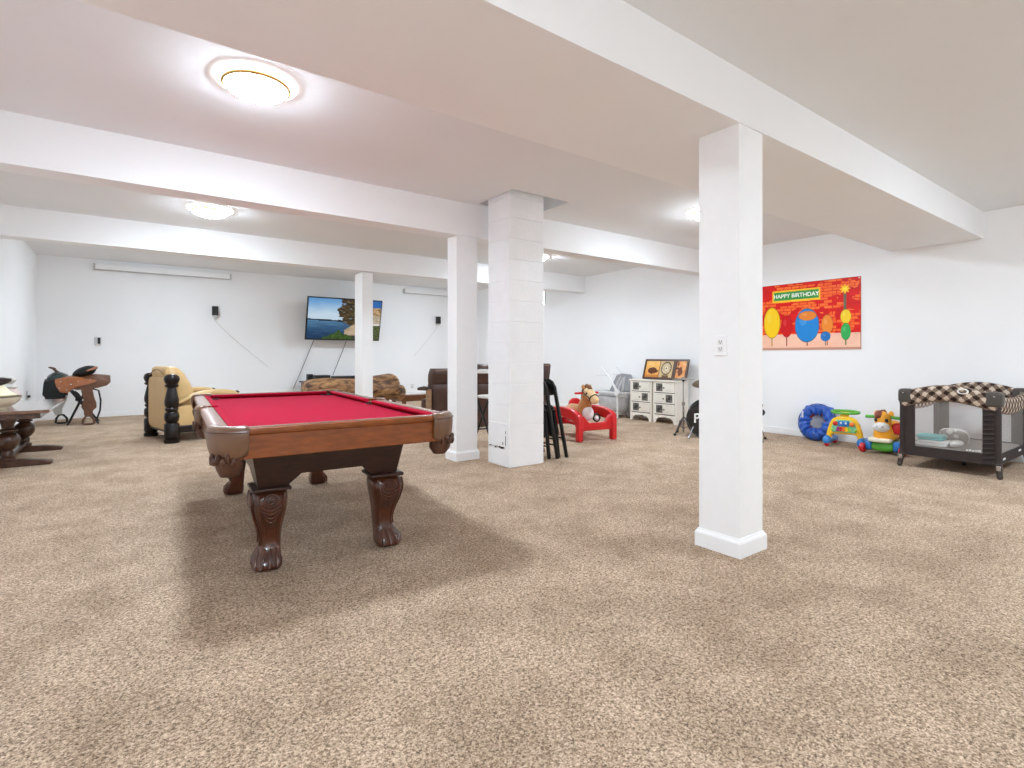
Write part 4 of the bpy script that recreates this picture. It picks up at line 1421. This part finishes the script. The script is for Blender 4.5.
def cymbal_stand(x, y, h, cr, tilt, lab_s, lab_c, rz0=0.0, tilt_ax=0.0):
    t = thing('cymbal_stand', lab_s, 'stand', (x, y, 0), rz0)
    mb = MB()
    mb.tube([(0, 0, 0.03), (0, 0, h * 0.55)], 0.013, 10)
    mb.build('lower_tube', M_chrome, t)
    mb = MB()
    mb.tube([(0, 0, h * 0.55), (0, 0, h)], 0.009, 10)
    mb.build('upper_tube', M_chrome, t)
    mb = MB()
    mb.lathe([(0, -0.025), (0.022, -0.025), (0.022, 0.025), (0, 0.025)], (0, 0, h * 0.55), 12)
    mb.box((0.028, 0, h * 0.55), (0.03, 0.01, 0.025))
    mb.build('clamp', M_chrome, t)
    for i in range(3):
        a = 2 * PI * i / 3 + 0.55
        c, s = math.cos(a), math.sin(a)
        mb = MB()
        mb.tube([(0.012 * c, 0.012 * s, 0.27), (0.10 * c, 0.10 * s, 0.17), (0.21 * c, 0.21 * s, 0.018)], 0.009, 8)
        mb.tube([(0.012 * c, 0.012 * s, 0.10), (0.115 * c, 0.115 * s, 0.155)], 0.006, 6)
        lg_ = mb.build('leg', mat('dark_chrome', (96, 94, 92), 0.3, metal=0.8), t)
        MB().ell((0.212 * c, 0.212 * s, 0.018), (0.022, 0.022, 0.018), 10, 8).build('rubber_foot', M_black, lg_)
    mb = MB()
    mb.lathe([(0, -0.05), (0.012, -0.05), (0.028, -0.012), (0.03, -0.004), (0, -0.004)], (0, 0, h), 14)
    mb.build('felt_washer', M_black, t)
    cy = thing('cymbal', lab_c, 'cymbal', (x, y, h + 0.002))
    cy.rotation_euler = (0, tilt, tilt_ax)
    MB().lathe([(0.006, 0.018), (0.03, 0.016), (0.045, 0.004), (0.09, -0.001), (cr * 0.7, -0.006), (cr, -0.012), (cr, -0.014), (cr * 0.7, -0.009), (0.09, -0.004), (0.045, 0.0), (0.03, 0.012), (0.006, 0.014)], seg=44).build('cymbal_disc', M_cym, cy)
    MB().lathe([(0, 0.012), (0.01, 0.012), (0.01, 0.028), (0, 0.03)], seg=12).build('wing_nut', M_chrome, cy)
    return t


cymbal_stand(6.88, 4.96, 0.86, 0.17, 0.0, 'chrome tripod cymbal stand in front of the white cabinets', 'thin bronze cymbal lying level on the stand by the white cabinets', 0.5)
cymbal_stand(7.31, 4.83, 0.80, 0.23, math.radians(24), 'chrome tripod cymbal stand behind the bass drum', 'tilted bronze cymbal peeking out from behind the nearest column', 0.2, math.radians(60))
hh = thing('drum_pedal_stand', 'black-footed chrome drum stand at the banner side of the nearest column', 'stand', (7.23, 4.0, 0))
mb = MB()
mb.tube([(0, 0, 0.02), (0, 0, 0.62)], 0.012, 10)
mb.build('tube', M_chrome, hh)
for i in range(3):
    a = 2 * PI * i / 3 - 0.15
    c, s = math.cos(a), math.sin(a)
    mb = MB()
    mb.tube([(0.012 * c, 0.012 * s, 0.33), (0.10 * c, 0.10 * s, 0.2), (0.2 * c, 0.2 * s, 0.02)], 0.009, 8)
    lg_ = mb.build('leg', M_chrome, hh)
    MB().ell((0.2 * c, 0.2 * s, 0.02), (0.022, 0.022, 0.02), 10, 8).build('rubber_foot', M_black, lg_)
mb = MB()
mb.ell((0.06, -0.05, 0.40), (0.05, 0.05, 0.05), 12, 8)
mb.tube([(0, 0, 0.46), (0.06, -0.05, 0.45), (0.07, -0.06, 0.52)], 0.012, 8)
mb.build('wing_clamp', M_black, hh)

# ------------------------------------------------------------------ birthday banner
def brick(u, v):
    X, Y = u * 1.52, v * 1.01
    if v < 0.235 + 0.0:
        c = mixc((250, 206, 180), (244, 186, 158), 0.5 + fbm(u * 5, v * 5, 20))
        if v < 0.035:
            c = (206, 150, 128)
        return c
    row = int(Y / 0.042)
    xx = X / 0.115 + (0.5 if row % 2 else 0)
    bi = int(xx)
    fx, fy = xx - bi, Y / 0.042 - row
    h = noise.noise(V((bi * 1.37, row * 2.11, 3.0)))
    patch = fbm(u * 5, v * 5, 31)
    c = mixc((226, 22, 14), (206, 16, 18), 0.5 + h)
    if patch > -0.08 and h > -0.22:
        c = mixc((240, 84, 26), (248, 116, 44), 0.5 + h)
        if fx < 0.08 or fy < 0.16:
            c = (214, 30, 18)
    return c


BAL = [(0.185, 0.42, 0.085, 0.24, (252, 206, 24)), (0.335, 0.36, 0.058, 0.17, (206, 14, 20)), (0.53, 0.36, 0.115, 0.25, (34, 132, 206)), (0.535, 0.50, 0.085, 0.07, (232, 132, 46)),
       (0.715, 0.36, 0.052, 0.14, (240, 140, 48)), (0.70, 0.19, 0.045, 0.07, (36, 112, 186)), (0.875, 0.46, 0.045, 0.10, (240, 204, 40)), (0.875, 0.25, 0.042, 0.12, (52, 170, 84))]


def banner(u, v):
    c = brick(u, v)
    # lamp post with a glowing head
    if abs(u - 0.868) < 0.011 and 0.45 < v < 0.80:
        c = (110, 104, 76)
    r = math.hypot((u - 0.868) * 1.52, (v - 0.845) * 1.01)
    a = math.atan2(v - 0.845, (u - 0.868) * 1.5)
    if r < 0.055 + 0.015 * math.cos(8 * a):
        c = mixc((255, 232, 60), (252, 176, 20), r / 0.07)
    # plain party balloons
    for bu, bv, ru, rv, col in BAL:
        if abs(u - bu) < 0.004 and 0.06 < v < bv:
            c = mixc(col, (120, 60, 30), 0.5)
    for bu, bv, ru, rv, col in BAL:
        q = math.hypot((u - bu) / ru, (v - bv) / rv)
        if q < 1:
            c = mixc(col, (255, 255, 255), 0.14 if math.hypot((u - bu + ru * 0.3) / ru, (v - bv - rv * 0.3) / rv) < 0.3 else 0)
            if q > 0.94:
                c = mixc(col, (90, 40, 20), 0.35)
    # the sign board
    if 0.19 < u < 0.655 and 0.725 < v < 0.905:
        c = (246, 196, 40)
        if 0.205 < u < 0.64 and 0.755 < v < 0.88:
            c = (62, 152, 70)
    if u < 0.004 or u > 0.996 or v > 0.994:
        c = (150, 20, 16)
    return c


bn = thing('birthday_banner', 'red brick-patterned happy birthday banner pinned to the side wall above the toys', 'banner', (8.14, 3.76, 1.30))
MB().box2((0.0, -0.76, 0.0), (0.006, 0.76, 1.01)).build('banner_sheet', mat('banner_back', (230, 200, 190), 0.6), bn)
picture('banner_print', attr_mat('banner_print', 0.45), bn, (-0.002, 0.76, 0), (0, -1.52, 0), (0, 0, 1.01), 300, 200, banner)
Mt = T(-0.0035, 0.76 - 1.52 * 0.4225, 1.01 * 0.8165) @ Matrix(((0, 0, -1, 0), (-1, 0, 0, 0), (0, 1, 0, 0), (0, 0, 0, 1)))
text_mesh('banner_lettering', 'HAPPY BIRTHDAY', mat('white_letter_ink', (240, 244, 236), 0.5), bn, Mt, 0.083, 0.0005)
for y, z in ((0.74, 0.99), (-0.74, 0.99)):
    MB().ell((-0.006, y, z), (0.008, 0.01, 0.01), 10, 6).build('push_pin', M_white_pl, bn)

# outlet on the nearest column
ot = thing('wall_outlet', 'white duplex outlet plate high on the nearest square column', 'outlet', (2.930, 1.84, 1.205))
MB().box2((-0.008, -0.04, 0), (0, 0.04, 0.125)).build('plate', M_trim, ot, bevel=0.002)
for z in (0.026, 0.068):
    r_ = MB().box2((-0.011, -0.018, z), (-0.006, 0.018, z + 0.032)).build('receptacle', M_white_pl, ot, bevel=0.002)
    mb = MB()
    mb.box2((-0.0118, -0.009, z + 0.012), (-0.0105, -0.006, z + 0.024))
    mb.box2((-0.0118, 0.006, z + 0.012), (-0.0105, 0.009, z + 0.024))
    mb.box2((-0.0118, -0.003, z + 0.004), (-0.0105, 0.003, z + 0.009))
    mb.build('slot', M_black, r_, smooth=False)

# ------------------------------------------------------------------ toys along the banner wall
M_blue = mat('blue_nylon', (14, 78, 172), 0.35, var=0.22, scale=7, bump=0.3, bscale=18, sheen=0.2)
M_bluepl = mat('blue_plastic', (30, 116, 190), 0.35, var=0.05, coat=0.2)
M_yel = mat('yellow_plastic', (250, 196, 30), 0.35, var=0.04, coat=0.2)
M_ora = mat('orange_plastic', (238, 112, 34), 0.35, var=0.04, coat=0.2)
M_grn = mat('green_plastic', (84, 168, 48), 0.35, var=0.06, coat=0.2)
M_lime = mat('lime_plastic', (150, 200, 60), 0.35, var=0.04)
M_purp = mat('purple_plastic', (150, 46, 130), 0.35, var=0.04)
M_teal = mat('teal_cloth', (104, 192, 194), 0.9, var=0.12, scale=18, bump=0.2, bscale=40)

tn = thing('play_tunnel', 'collapsed blue nylon play tunnel ring leaning on the banner wall', 'play tunnel', (7.96, 3.49, 0.262))


def ring_cloth(R, r, amp, wave, x0, tilt, seed, flat=1.0):
    mb = MB()
    rings = []
    n, m = 72, 16
    for i in range(n):
        a = 2 * PI * i / n
        rr = R + amp * 0.6 * noise.noise(V((math.cos(a) * 2.2, math.sin(a) * 2.2, seed)))
        ring = []
        for j in range(m):
            b = 2 * PI * j / m
            q = r * (1 + wave * math.sin(13 * a + 3 * math.sin(b + seed)) + amp * 5 * noise.noise(V((math.cos(a) * 3, math.sin(a) * 3, b + seed))))
            x = x0 + flat * q * math.sin(b)
            rad = rr + q * math.cos(b)
            ring.append((x + tilt * math.sin(a), rad * math.cos(a), rad * math.sin(a)))
        rings.append(ring)
    mb.loft(rings, closed=True)
    return mb


ring_cloth(0.172, 0.08, 0.05, 0.13, 0.0, 0.06, 1.0, 1.1).build('blue_sleeve', M_blue, tn, angle=80)
ring_cloth(0.125, 0.03, 0.012, 0.10, -0.01, 0.05, 4.0).build('red_lining', mat('dark_red_nylon', (120, 34, 36), 0.5), tn, angle=80)
mb = MB()
mb.tube([(0.01, 0.108 * math.cos(t), 0.108 * math.sin(t)) for t in [math.radians(200 + 10 * k) for k in range(7)]], 0.02, 8)
mb.build('green_lining', M_grn, tn)
mb = MB()
mb.tube([(0.06 * math.sin(t) - 0.015, 0.253 * math.cos(t), 0.253 * math.sin(t)) for t in [2 * PI * k / 48 for k in range(48)]], 0.008, 6, closed=True)
mb.build('spring_edge', mat('navy_edge', (16, 44, 110), 0.4), tn)
mb = MB()
mb.box((-0.085, 0.165, 0.10), (0.008, 0.02, 0.09), T(0, 0, 0))
mb.build('white_tag', M_white_pl, tn)

wk = thing('activity_walker', 'yellow baby walker with green loop handle beside the blue play tunnel', 'baby walker', (7.62, 3.0, 0), math.radians(8))
fr = MB()
outer = [(-0.215, 0.10), (-0.20, 0.20), (-0.17, 0.31), (-0.13, 0.38), (-0.06, 0.41), (0.06, 0.41), (0.13, 0.38), (0.17, 0.31), (0.20, 0.20), (0.215, 0.10)]
inner = [(0.155, 0.10), (0.145, 0.165), (0.10, 0.175), (-0.10, 0.175), (-0.145, 0.165), (-0.155, 0.10)]
fr.prism(outer + inner, 'x', -0.035, 0.045)
fr.build('front_frame', M_yel, wk, bevel=0.015, angle=50)
bd_ = MB()
bd_.prism([(-0.135, 0.20), (0.135, 0.20), (0.15, 0.24), (0.12, 0.33), (0.07, 0.365), (-0.07, 0.365), (-0.12, 0.33), (-0.15, 0.24)], 'x', -0.05, -0.03)
pn = bd_.build('activity_panel', mat('panel_green', (120, 190, 150), 0.4), wk, bevel=0.006, angle=50)
for i, mm in enumerate((M_purp, M_red, M_ora, M_yel, M_lime)):
    y = 0.075 - 0.037 * i
    MB().prism([(y - 0.016, 0.215), (y + 0.016, 0.215), (y * 0.8 + 0.013, 0.275), (y * 0.8 - 0.013, 0.275)], 'x', -0.062, -0.048).build('piano_key', mm, pn, bevel=0.003)
MB().box2((-0.066, -0.06, 0.285), (-0.048, 0.06, 0.352)).build('blue_board', M_bluepl, pn, bevel=0.006)
for s, mm in ((1, M_red), (-1, M_ora)):
    MB().ell((-0.055, s * 0.095, 0.315), (0.022, 0.03, 0.03), 12, 8).build('roller', mm, pn)
    MB().ell((-0.055, s * 0.028, 0.325), (0.02, 0.016, 0.018), 10, 8).build('spinner', M_white_pl, pn)
    MB().ell((-0.05, s * 0.135, 0.235), (0.014, 0.018, 0.02), 10, 8).build('button', M_lime, pn)
mb = MB()
mb.tube([(0.03 + 0.075 * math.sin(t), 0.155 * math.cos(t), 0.465 + 0.012 * math.sin(t)) for t in [2 * PI * k / 36 for k in range(36)]], 0.017, 10, closed=True)
mb.build('loop_handle', M_grn, wk)
MB().box2((-0.03, -0.05, 0.40), (0.02, 0.05, 0.47)).build('handle_neck', M_yel, wk, bevel=0.012)
for s in (-1, 1):
    mb = MB()
    rings = []
    for x, z, h, w_ in ((-0.09, 0.07, 0.03, 0.035), (-0.07, 0.085, 0.055, 0.045), (0.0, 0.095, 0.06, 0.045), (0.15, 0.085, 0.045, 0.04), (0.32, 0.075, 0.04, 0.04), (0.38, 0.07, 0.025, 0.03)):
        rings.append([(x, s * 0.195 + w_ * math.cos(t), z + h * math.sin(t)) for t in [2 * PI * k / 14 for k in range(14)]])
    mb.loft(rings)
    mb.build('side_base', M_bluepl, wk, angle=70)
    for x in (-0.045, 0.33):
        MB().lathe([(0, -0.024), (0.036, -0.024), (0.042, -0.016), (0.042, 0.016), (0.036, 0.024), (0, 0.024)], M=T(x, s * 0.195, 0.042) @ rot(PI / 2, 0, 0), seg=18).build('wheel', M_red, wk)

rh = thing('ride_on_horse', 'orange ride-on toy horse with green handlebars beside the playpen', 'ride-on toy', (7.57, 2.53, 0), math.radians(4))
M_yo = mat('amber_plastic', (246, 170, 40), 0.4, var=0.08, scale=6, coat=0.2)
mb = MB()
rings = []
for x, hw, z0, z1 in ((-0.12, 0.10, 0.05, 0.11), (-0.10, 0.12, 0.035, 0.145), (0.0, 0.12, 0.03, 0.155), (0.3, 0.11, 0.03, 0.15), (0.40, 0.08, 0.05, 0.12)):
    rings.append([(x, hw * math.copysign(abs(math.cos(t)) ** 0.6, math.cos(t)), (z0 + z1) / 2 + (z1 - z0) / 2 * math.copysign(abs(math.sin(t)) ** 0.6, math.sin(t))) for t in [2 * PI * k / 16 for k in range(16)]])
mb.loft(rings)
mb.build('green_base', M_grn, rh, angle=70)
for s in (-1, 1):
    for x in (-0.06, 0.33):
        mb = MB()
        mb.rbox((x, s * 0.145, 0.10), (0.12, 0.09, 0.13), e=3)
        fdr = mb.build('wheel_arch', M_bluepl if x < 0 else M_bluepl, rh, angle=70)
        MB().lathe([(0, -0.03), (0.045, -0.03), (0.058, -0.018), (0.058, 0.018), (0.045, 0.03), (0, 0.03)], M=T(x - 0.045 if x < 0 else x, s * 0.205, 0.058) @ rot(PI / 2, 0, 0), seg=20).build('wheel', M_red, rh)
mb = MB()
rings = []
for x, z, rx, rz in ((-0.10, 0.20, 0.05, 0.05), (-0.06, 0.215, 0.11, 0.085), (0.04, 0.215, 0.13, 0.085), (0.16, 0.20, 0.12, 0.07), (0.28, 0.205, 0.125, 0.09), (0.36, 0.215, 0.09, 0.08), (0.39, 0.215, 0.03, 0.03)):
    rings.append([(x, rx * math.cos(t), z + rz * math.sin(t)) for t in [2 * PI * k / 18 for k in range(18)]])
mb.loft(rings)
mb.build('body', M_yo, rh, angle=80, sub=1)
mb = MB()
mb.tube([(-0.02, 0, 0.22), (-0.05, 0, 0.33), (-0.07, 0, 0.43), (-0.065, 0, 0.485), (-0.05, 0, 0.51)], [0.115, 0.085, 0.085, 0.07, 0.03], 18)
hd = mb.build('head', M_yo, rh, angle=80)
MB().ell((-0.135, 0.0, 0.335), (0.075, 0.088, 0.062)).build('muzzle', M_white_pl, hd)
for s in (-1, 1):
    MB().ell((-0.135, s * 0.055, 0.42), (0.018, 0.02, 0.024), 10, 8).build('eye', M_black, hd)
    MB().ell((-0.03, s * 0.075, 0.485), (0.02, 0.03, 0.045), 10, 8).build('ear', M_yo, hd)
    MB().ell((-0.205, s * 0.03, 0.345), (0.008, 0.012, 0.012), 8, 6).build('nostril', mat('grey_plate', (176, 178, 180), 0.4), hd)
mb = MB()
mb.ell((-0.085, 0.03, 0.47), (0.075, 0.055, 0.06), 14, 10)
mb.tube([(-0.06, 0.0, 0.52), (0.02, 0, 0.47), (0.04, 0, 0.38), (0.05, 0, 0.30)], [0.035, 0.035, 0.03, 0.02], 10)
mb.jitter(0.012, 18)
mb.build('mane', mat('chestnut_plastic', (122, 52, 26), 0.45, var=0.2), rh)
for s in (-1, 1):
    mb = MB()
    mb.tube([(-0.045, s * 0.07, 0.452), (-0.045, s * 0.19, 0.448)], 0.02, 12)
    mb.build('handlebar', M_grn, rh)
MB().rbox((-0.10, 0.02, 0.17), (0.14, 0.25, 0.055), e=4).build('foot_plate', mat('ivory_plastic', (232, 224, 200), 0.4), rh, angle=70)
mb = MB()
mb.lathe([(0, -0.02), (0.06, -0.018), (0.072, 0.0), (0.06, 0.016), (0, 0.022)], M=T(-0.01, -0.135, 0.315) @ rot(0, -PI / 2, 0.3), seg=24)
mb.build('red_medallion', M_red, rh)
MB().rbox((0.26, 0, 0.33), (0.10, 0.20, 0.12), e=3).build('seat_back', M_yo, rh, angle=70)
MB().rbox((0.14, -0.115, 0.20), (0.06, 0.03, 0.06), e=3).build('brown_patch', mat('chestnut_plastic', (122, 52, 26), 0.45), rh)

# ------------------------------------------------------------------ playpen
M_pp = mat('charcoal_brown_fabric', (58, 50, 48), 0.85, spec=0.25, var=0.08, scale=20, bump=0.1, bscale=160)
M_ppcap = mat('olive_grey_vinyl', (70, 64, 57), 0.6, var=0.06)
M_net = mat('pale_netting', (206, 198, 192), 0.9, var=0.02, alpha=0.24)
M_dfoot = mat('dark_brown_plastic', (54, 44, 38), 0.4)
PX0, PX1, PY0, PY1 = 6.86, 8.02, 1.34, 2.125
pcx, pcy = (PX0 + PX1) / 2, (PY0 + PY1) / 2
ax, ay = (PX1 - PX0) / 2, (PY1 - PY0) / 2
pp = thing('playpen', 'brown playpen with argyle top rail and netting sides by the banner wall', 'playpen', (pcx, pcy, 0))


def argyle(s, t):
    """pattern by metres along and up"""
    a, b = (s + t) / 0.06, (s - t) / 0.06
    ia, ib = math.floor(a), math.floor(b)
    if (ia % 2 == 0) and (ib % 2 == 0):
        c = (46, 32, 26)
    elif (ia % 2) != (ib % 2):
        c = (124, 104, 90)
    else:
        c = (206, 190, 172)
    return c


M_arg = attr_mat('argyle_cloth', 0.85)


def arch(q, hi):
    """height of the top rail along a side, q 0..1"""
    return 0.80 + hi * math.sin(PI * q)


def side(P, Q, hi, n_out):
    """one side of the pen between corner points P and Q (local), n_out: outward normal"""
    P, Q, N = V(P), V(Q), V(n_out)
    L = (Q - P).length
    D = (Q - P) / L
    m = 0.055
    # rail with the padded argyle band, a rounded profile
    prof = [(-0.022, -0.15), (0.006, -0.155), (0.026, -0.12), (0.034, -0.05), (0.028, 0.0), (0.0, 0.018), (-0.028, 0.0), (-0.034, -0.05), (-0.026, -0.12)]
    n = 96
    me = bpy.data.meshes.new('rail_band')
    k = len(prof)
    vs, fs, cols = [], [], []
    sub = 5
    pr = []
    for i in range(k):
        for j in range(sub):
            a, b = V(prof[i] + (0,)), V(prof[(i + 1) % k] + (0,))
            pr.append(a + (b - a) * (j / sub))
    kk = len(pr)
    arc = [0.0]
    for i in range(kk):
        arc.append(arc[-1] + (pr[(i + 1) % kk] - pr[i]).length)
    for i in range(n + 1):
        q = i / n
        base = P + D * (L * q)
        z = arch(q, hi)
        for p in pr:
            vs.append(base + N * p.x + V((0, 0, z + p.y)))
    for i in range(n):
        for j in range(kk):
            j2 = (j + 1) % kk
            fs.append((i * kk + j, i * kk + j2, (i + 1) * kk + j2, (i + 1) * kk + j))
            cols.append(argyle(L * (i + 0.5) / n, arc[j]))
    me.from_pydata([tuple(v) for v in vs], [], fs)
    at = me.color_attributes.new('Col', 'FLOAT_COLOR', 'CORNER')
    buf = []
    for c in cols:
        buf.extend((lin(c) + (1.0,)) * 4)
    at.data.foreach_set('color', buf)
    for p in me.polygons:
        p.use_smooth = True
    me.materials.append(M_arg)
    o = bpy.data.objects.new('padded_rail', me)
    COL.objects.link(o)
    o.parent = pp
    # cloth borders: two uprights and a sill, then netting
    th = N * 0.006

    def panel(name, a0, a1, z0, z1f, mm, off=0.0, nn=12):
        mb = MB()
        rings = []
        for i in range(nn + 1):
            s_ = a0 + (a1 - a0) * i / nn
            b = P + D * s_
            t_ = z1f(s_ / L)
            o_ = N * off
            rings.append([b + o_ - th + V((0, 0, z0)), b + o_ + th + V((0, 0, z0)), b + o_ + th + V((0, 0, t_)), b + o_ - th + V((0, 0, t_))])
        mb.loft(rings)
        return mb.build(name, mm, pp, smooth=False)
    bw_ = 0.115
    panel('side_border', 0.01, bw_, 0.13, lambda q: arch(q, hi) - 0.13, M_pp)
    panel('side_border', L - bw_, L - 0.01, 0.13, lambda q: arch(q, hi) - 0.13, M_pp)
    panel('lower_border', bw_, L - bw_, 0.13, lambda q: 0.235, M_pp)
    mb = MB()
    nn = 16
    R = []
    for i in range(nn + 1):
        s_ = bw_ + (L - 2 * bw_) * i / nn
        b = P + D * s_
        R.append([b + V((0, 0, 0.23)), b + V((0, 0, arch(s_ / L, hi) - 0.135))])
    mb.loft(R, cap=False, ring_closed=False)
    mb.build('netting', M_net, pp)


side((-ax, ay, 0), (-ax, -ay, 0), 0.085, (-1, 0, 0))
side((ax, -ay, 0), (ax, ay, 0), 0.085, (1, 0, 0))
side((-ax, -ay, 0), (ax, -ay, 0), -0.045, (0, -1, 0))
side((ax, ay, 0), (-ax, ay, 0), -0.045, (0, 1, 0))
mb = MB()
for i in range(11):
    z = 0.20 + i * 0.047
    mb.tube([(-ax - 0.008, -ay + 0.02, z), (-ax - 0.010, -ay + 0.11, z - 0.012)], 0.008, 6)
mb.build('ruched_fold', M_pp, pp)
for sx in (-1, 1):
    for sy in (-1, 1):
        mb = MB()
        mb.tube([(sx * ax, sy * ay, 0.12), (sx * ax, sy * ay, 0.75)], 0.024, 12)
        mb.build('corner_post', M_pp, pp)
        mb = MB()
        mb.rbox((sx * (ax - 0.03), sy * (ay - 0.03), 0.772), (0.135, 0.135, 0.155), e=5)
        cp = mb.build('corner_cap', M_ppcap, pp, angle=60)
        MB().ell((sx * (ax - 0.03) - 0.08, sy * (ay - 0.02), 0.805), (0.006, 0.008, 0.008), 8, 6).build('rivet', M_chrome, cp)
        mb = MB()
        mb.tube([(sx * ax, sy * ay, 0.15), (sx * (ax + 0.018), sy * (ay + 0.012), 0.07), (sx * (ax + 0.022), sy * (ay + 0.018), 0.022)], [0.03, 0.026, 0.024], 10)
        mb.ell((sx * (ax + 0.022), sy * (ay + 0.018), 0.025), (0.03, 0.026, 0.025), 12, 8)
        ft = mb.build('foot', M_dfoot, pp)
        mb = MB()
        mb.box((sx * (ax + 0.01) - 0.028, sy * (ay + 0.01), 0.11), (0.012, 0.035, 0.05))
        mb.build('foot_clip', M_chrome, ft, bevel=0.003)
MB().rbox((0, 0, 0.20), (2 * ax - 0.03, 2 * ay - 0.03, 0.06), e=9).build('mattress', mat('grey_mattress', (122, 114, 108), 0.9, var=0.06, scale=20), pp, angle=60)
mb = MB()
mb.box((0, 0, 0.125), (2 * ax - 0.1, 0.06, 0.04))
mb.box((0, 0, 0.125), (0.06, 2 * ay - 0.1, 0.04))
mb.tube([(0, 0, 0.12), (0, 0, 0.0)], 0.022, 10)
mb.build('floor_hub', M_black, pp, bevel=0.004)
MB().torus((-ax - 0.036, -ay + 0.26, 0.845), 0.03, 0.006, 24, 6, M=rot(0, PI / 2, 0) @ Matrix.Diagonal((0.8, 1.35, 1, 1))).build('oval_badge', M_white_pl, pp)
mb = MB()
for i in range(5):
    mb.box2((-ax - 0.004, -ay + 0.13 + i * 0.024, 0.244 + 0.002 * (i % 2)), (-ax - 0.001, -ay + 0.146 + i * 0.024, 0.262 - 0.003 * (i % 3)))
mb.build('white_print', M_white_pl, pp, smooth=False)
MB().box2((-ax + 0.16, -ay - 0.009, 0.165), (-ax + 0.25, -ay - 0.005, 0.185)).build('care_label', M_white_pl, pp, smooth=False)
MB().box2((ax - 0.35, -ay - 0.009, 0.185), (ax - 0.25, -ay - 0.005, 0.205)).build('care_label', M_white_pl, pp, smooth=False)

# bedding inside
zt = 0.233


def folded(name, label, cat, x, y, z, sx, sy, h, layers, m, rz=0.0, sd_=0.0):
    t = thing(name, label, cat, (x, y, z), rz)
    for i in range(layers):
        mb = MB()
        k = h / layers
        mb.rbox((0.006 * math.sin(i * 2 + sd_), 0.01 * math.cos(i * 3 + sd_), k * (i + 0.5)), (sx * (1 - 0.03 * i), sy * (1 - 0.02 * i), k * 1.06), e=7, n=28)
        mb.jitter(0.006, 9, sd_ + i)
        mb.build('fold', m, t, angle=70)
    return t


folded('folded_blanket', 'white folded blanket under the teal one inside the playpen', 'blanket', 7.12, 1.91, zt, 0.26, 0.30, 0.055, 2, mat('white_cotton', (232, 230, 226), 0.9, var=0.04, scale=30, bump=0.2, bscale=40))
folded('folded_blanket', 'teal folded blanket on top of a white one inside the playpen', 'blanket', 7.12, 1.935, zt + 0.060, 0.24, 0.24, 0.05, 2, M_teal, 0.06, 2.0)
cu = thing('patterned_cushion', 'grey cushion with white flowers propped inside the playpen', 'cushion', (7.38, 1.79, zt + 0.004))
cu.rotation_euler = (0, math.radians(-20), math.radians(-12))
M_flor = bpy.data.materials.new('grey_floral_cloth')
M_flor.use_nodes = True
nt = M_flor.node_tree
b = nt.nodes['Principled BSDF']
vo = nt.nodes.new('ShaderNodeTexVoronoi')
vo.inputs['Scale'].default_value = 14
tc = nt.nodes.new('ShaderNodeTexCoord')
nt.links.new(tc.outputs['Object'], vo.inputs['Vector'])
rp = nt.nodes.new('ShaderNodeValToRGB')
rp.color_ramp.interpolation = 'CONSTANT'
rp.color_ramp.elements[0].color = lin((208, 202, 194)) + (1,)
rp.color_ramp.elements[1].color = lin((150, 142, 134)) + (1,)
rp.color_ramp.elements[1].position = 0.42
nt.links.new(vo.outputs['Distance'], rp.inputs['Fac'])
nt.links.new(rp.outputs['Color'], b.inputs['Base Color'])
b.inputs['Roughness'].default_value = 0.9
mb = MB()
mb.rbox((0, 0, 0.09), (0.09, 0.27, 0.17), e=3.2, n=28)
mb.build('cover', M_flor, cu, angle=80)
mb = MB()
mb.tube([(0, 0.128 * math.copysign(abs(math.cos(t)) ** 0.6, math.cos(t)), 0.09 + 0.08 * math.copysign(abs(math.sin(t)) ** 0.6, math.sin(t))) for t in [2 * PI * k / 36 for k in range(36)]], 0.009, 6, closed=True)
mb.build('piping', mat('white_cotton', (232, 230, 226), 0.9), cu)
cl = thing('baby_cloth', 'small white cloth crumpled against the blankets inside the playpen', 'cloth', (7.05, 1.70, zt))
mb = MB()
mb.rbox((0, 0, 0.045), (0.12, 0.11, 0.06), e=3, n=24)
mb.jitter(0.018, 12, 3)
mb.build('crumpled_cloth', mat('white_cotton', (232, 230, 226), 0.9), cl, angle=80)

# ------------------------------------------------------------------ camera, world, view
cam = bpy.data.cameras.new('camera')
cam.sensor_width = 36
cam.lens = 524.0 / 1024 * 36
cam.shift_y = -27.5 / 1024
cam.clip_start = 0.05
co = bpy.data.objects.new('camera', cam)
COL.objects.link(co)
co.location = (0, 0, 1.2)
co.rotation_euler = (PI / 2, 0, math.radians(-36.1))
scene.camera = co

wd = bpy.data.worlds.new('world')
wd.use_nodes = True
wd.node_tree.nodes['Background'].inputs[0].default_value = (0.9, 0.95, 1, 1)
wd.node_tree.nodes['Background'].inputs[1].default_value = 0.3
scene.world = wd
scene.view_settings.view_transform = 'Standard'
scene.view_settings.look = 'None'
scene.view_settings.gamma = 1
scene.view_settings.use_curve_mapping = False
scene.view_settings.exposure = EXPOSURE
scene.cycles.max_bounces = 12
scene.cycles.diffuse_bounces = 8
scene.cycles.transparent_max_bounces = 12
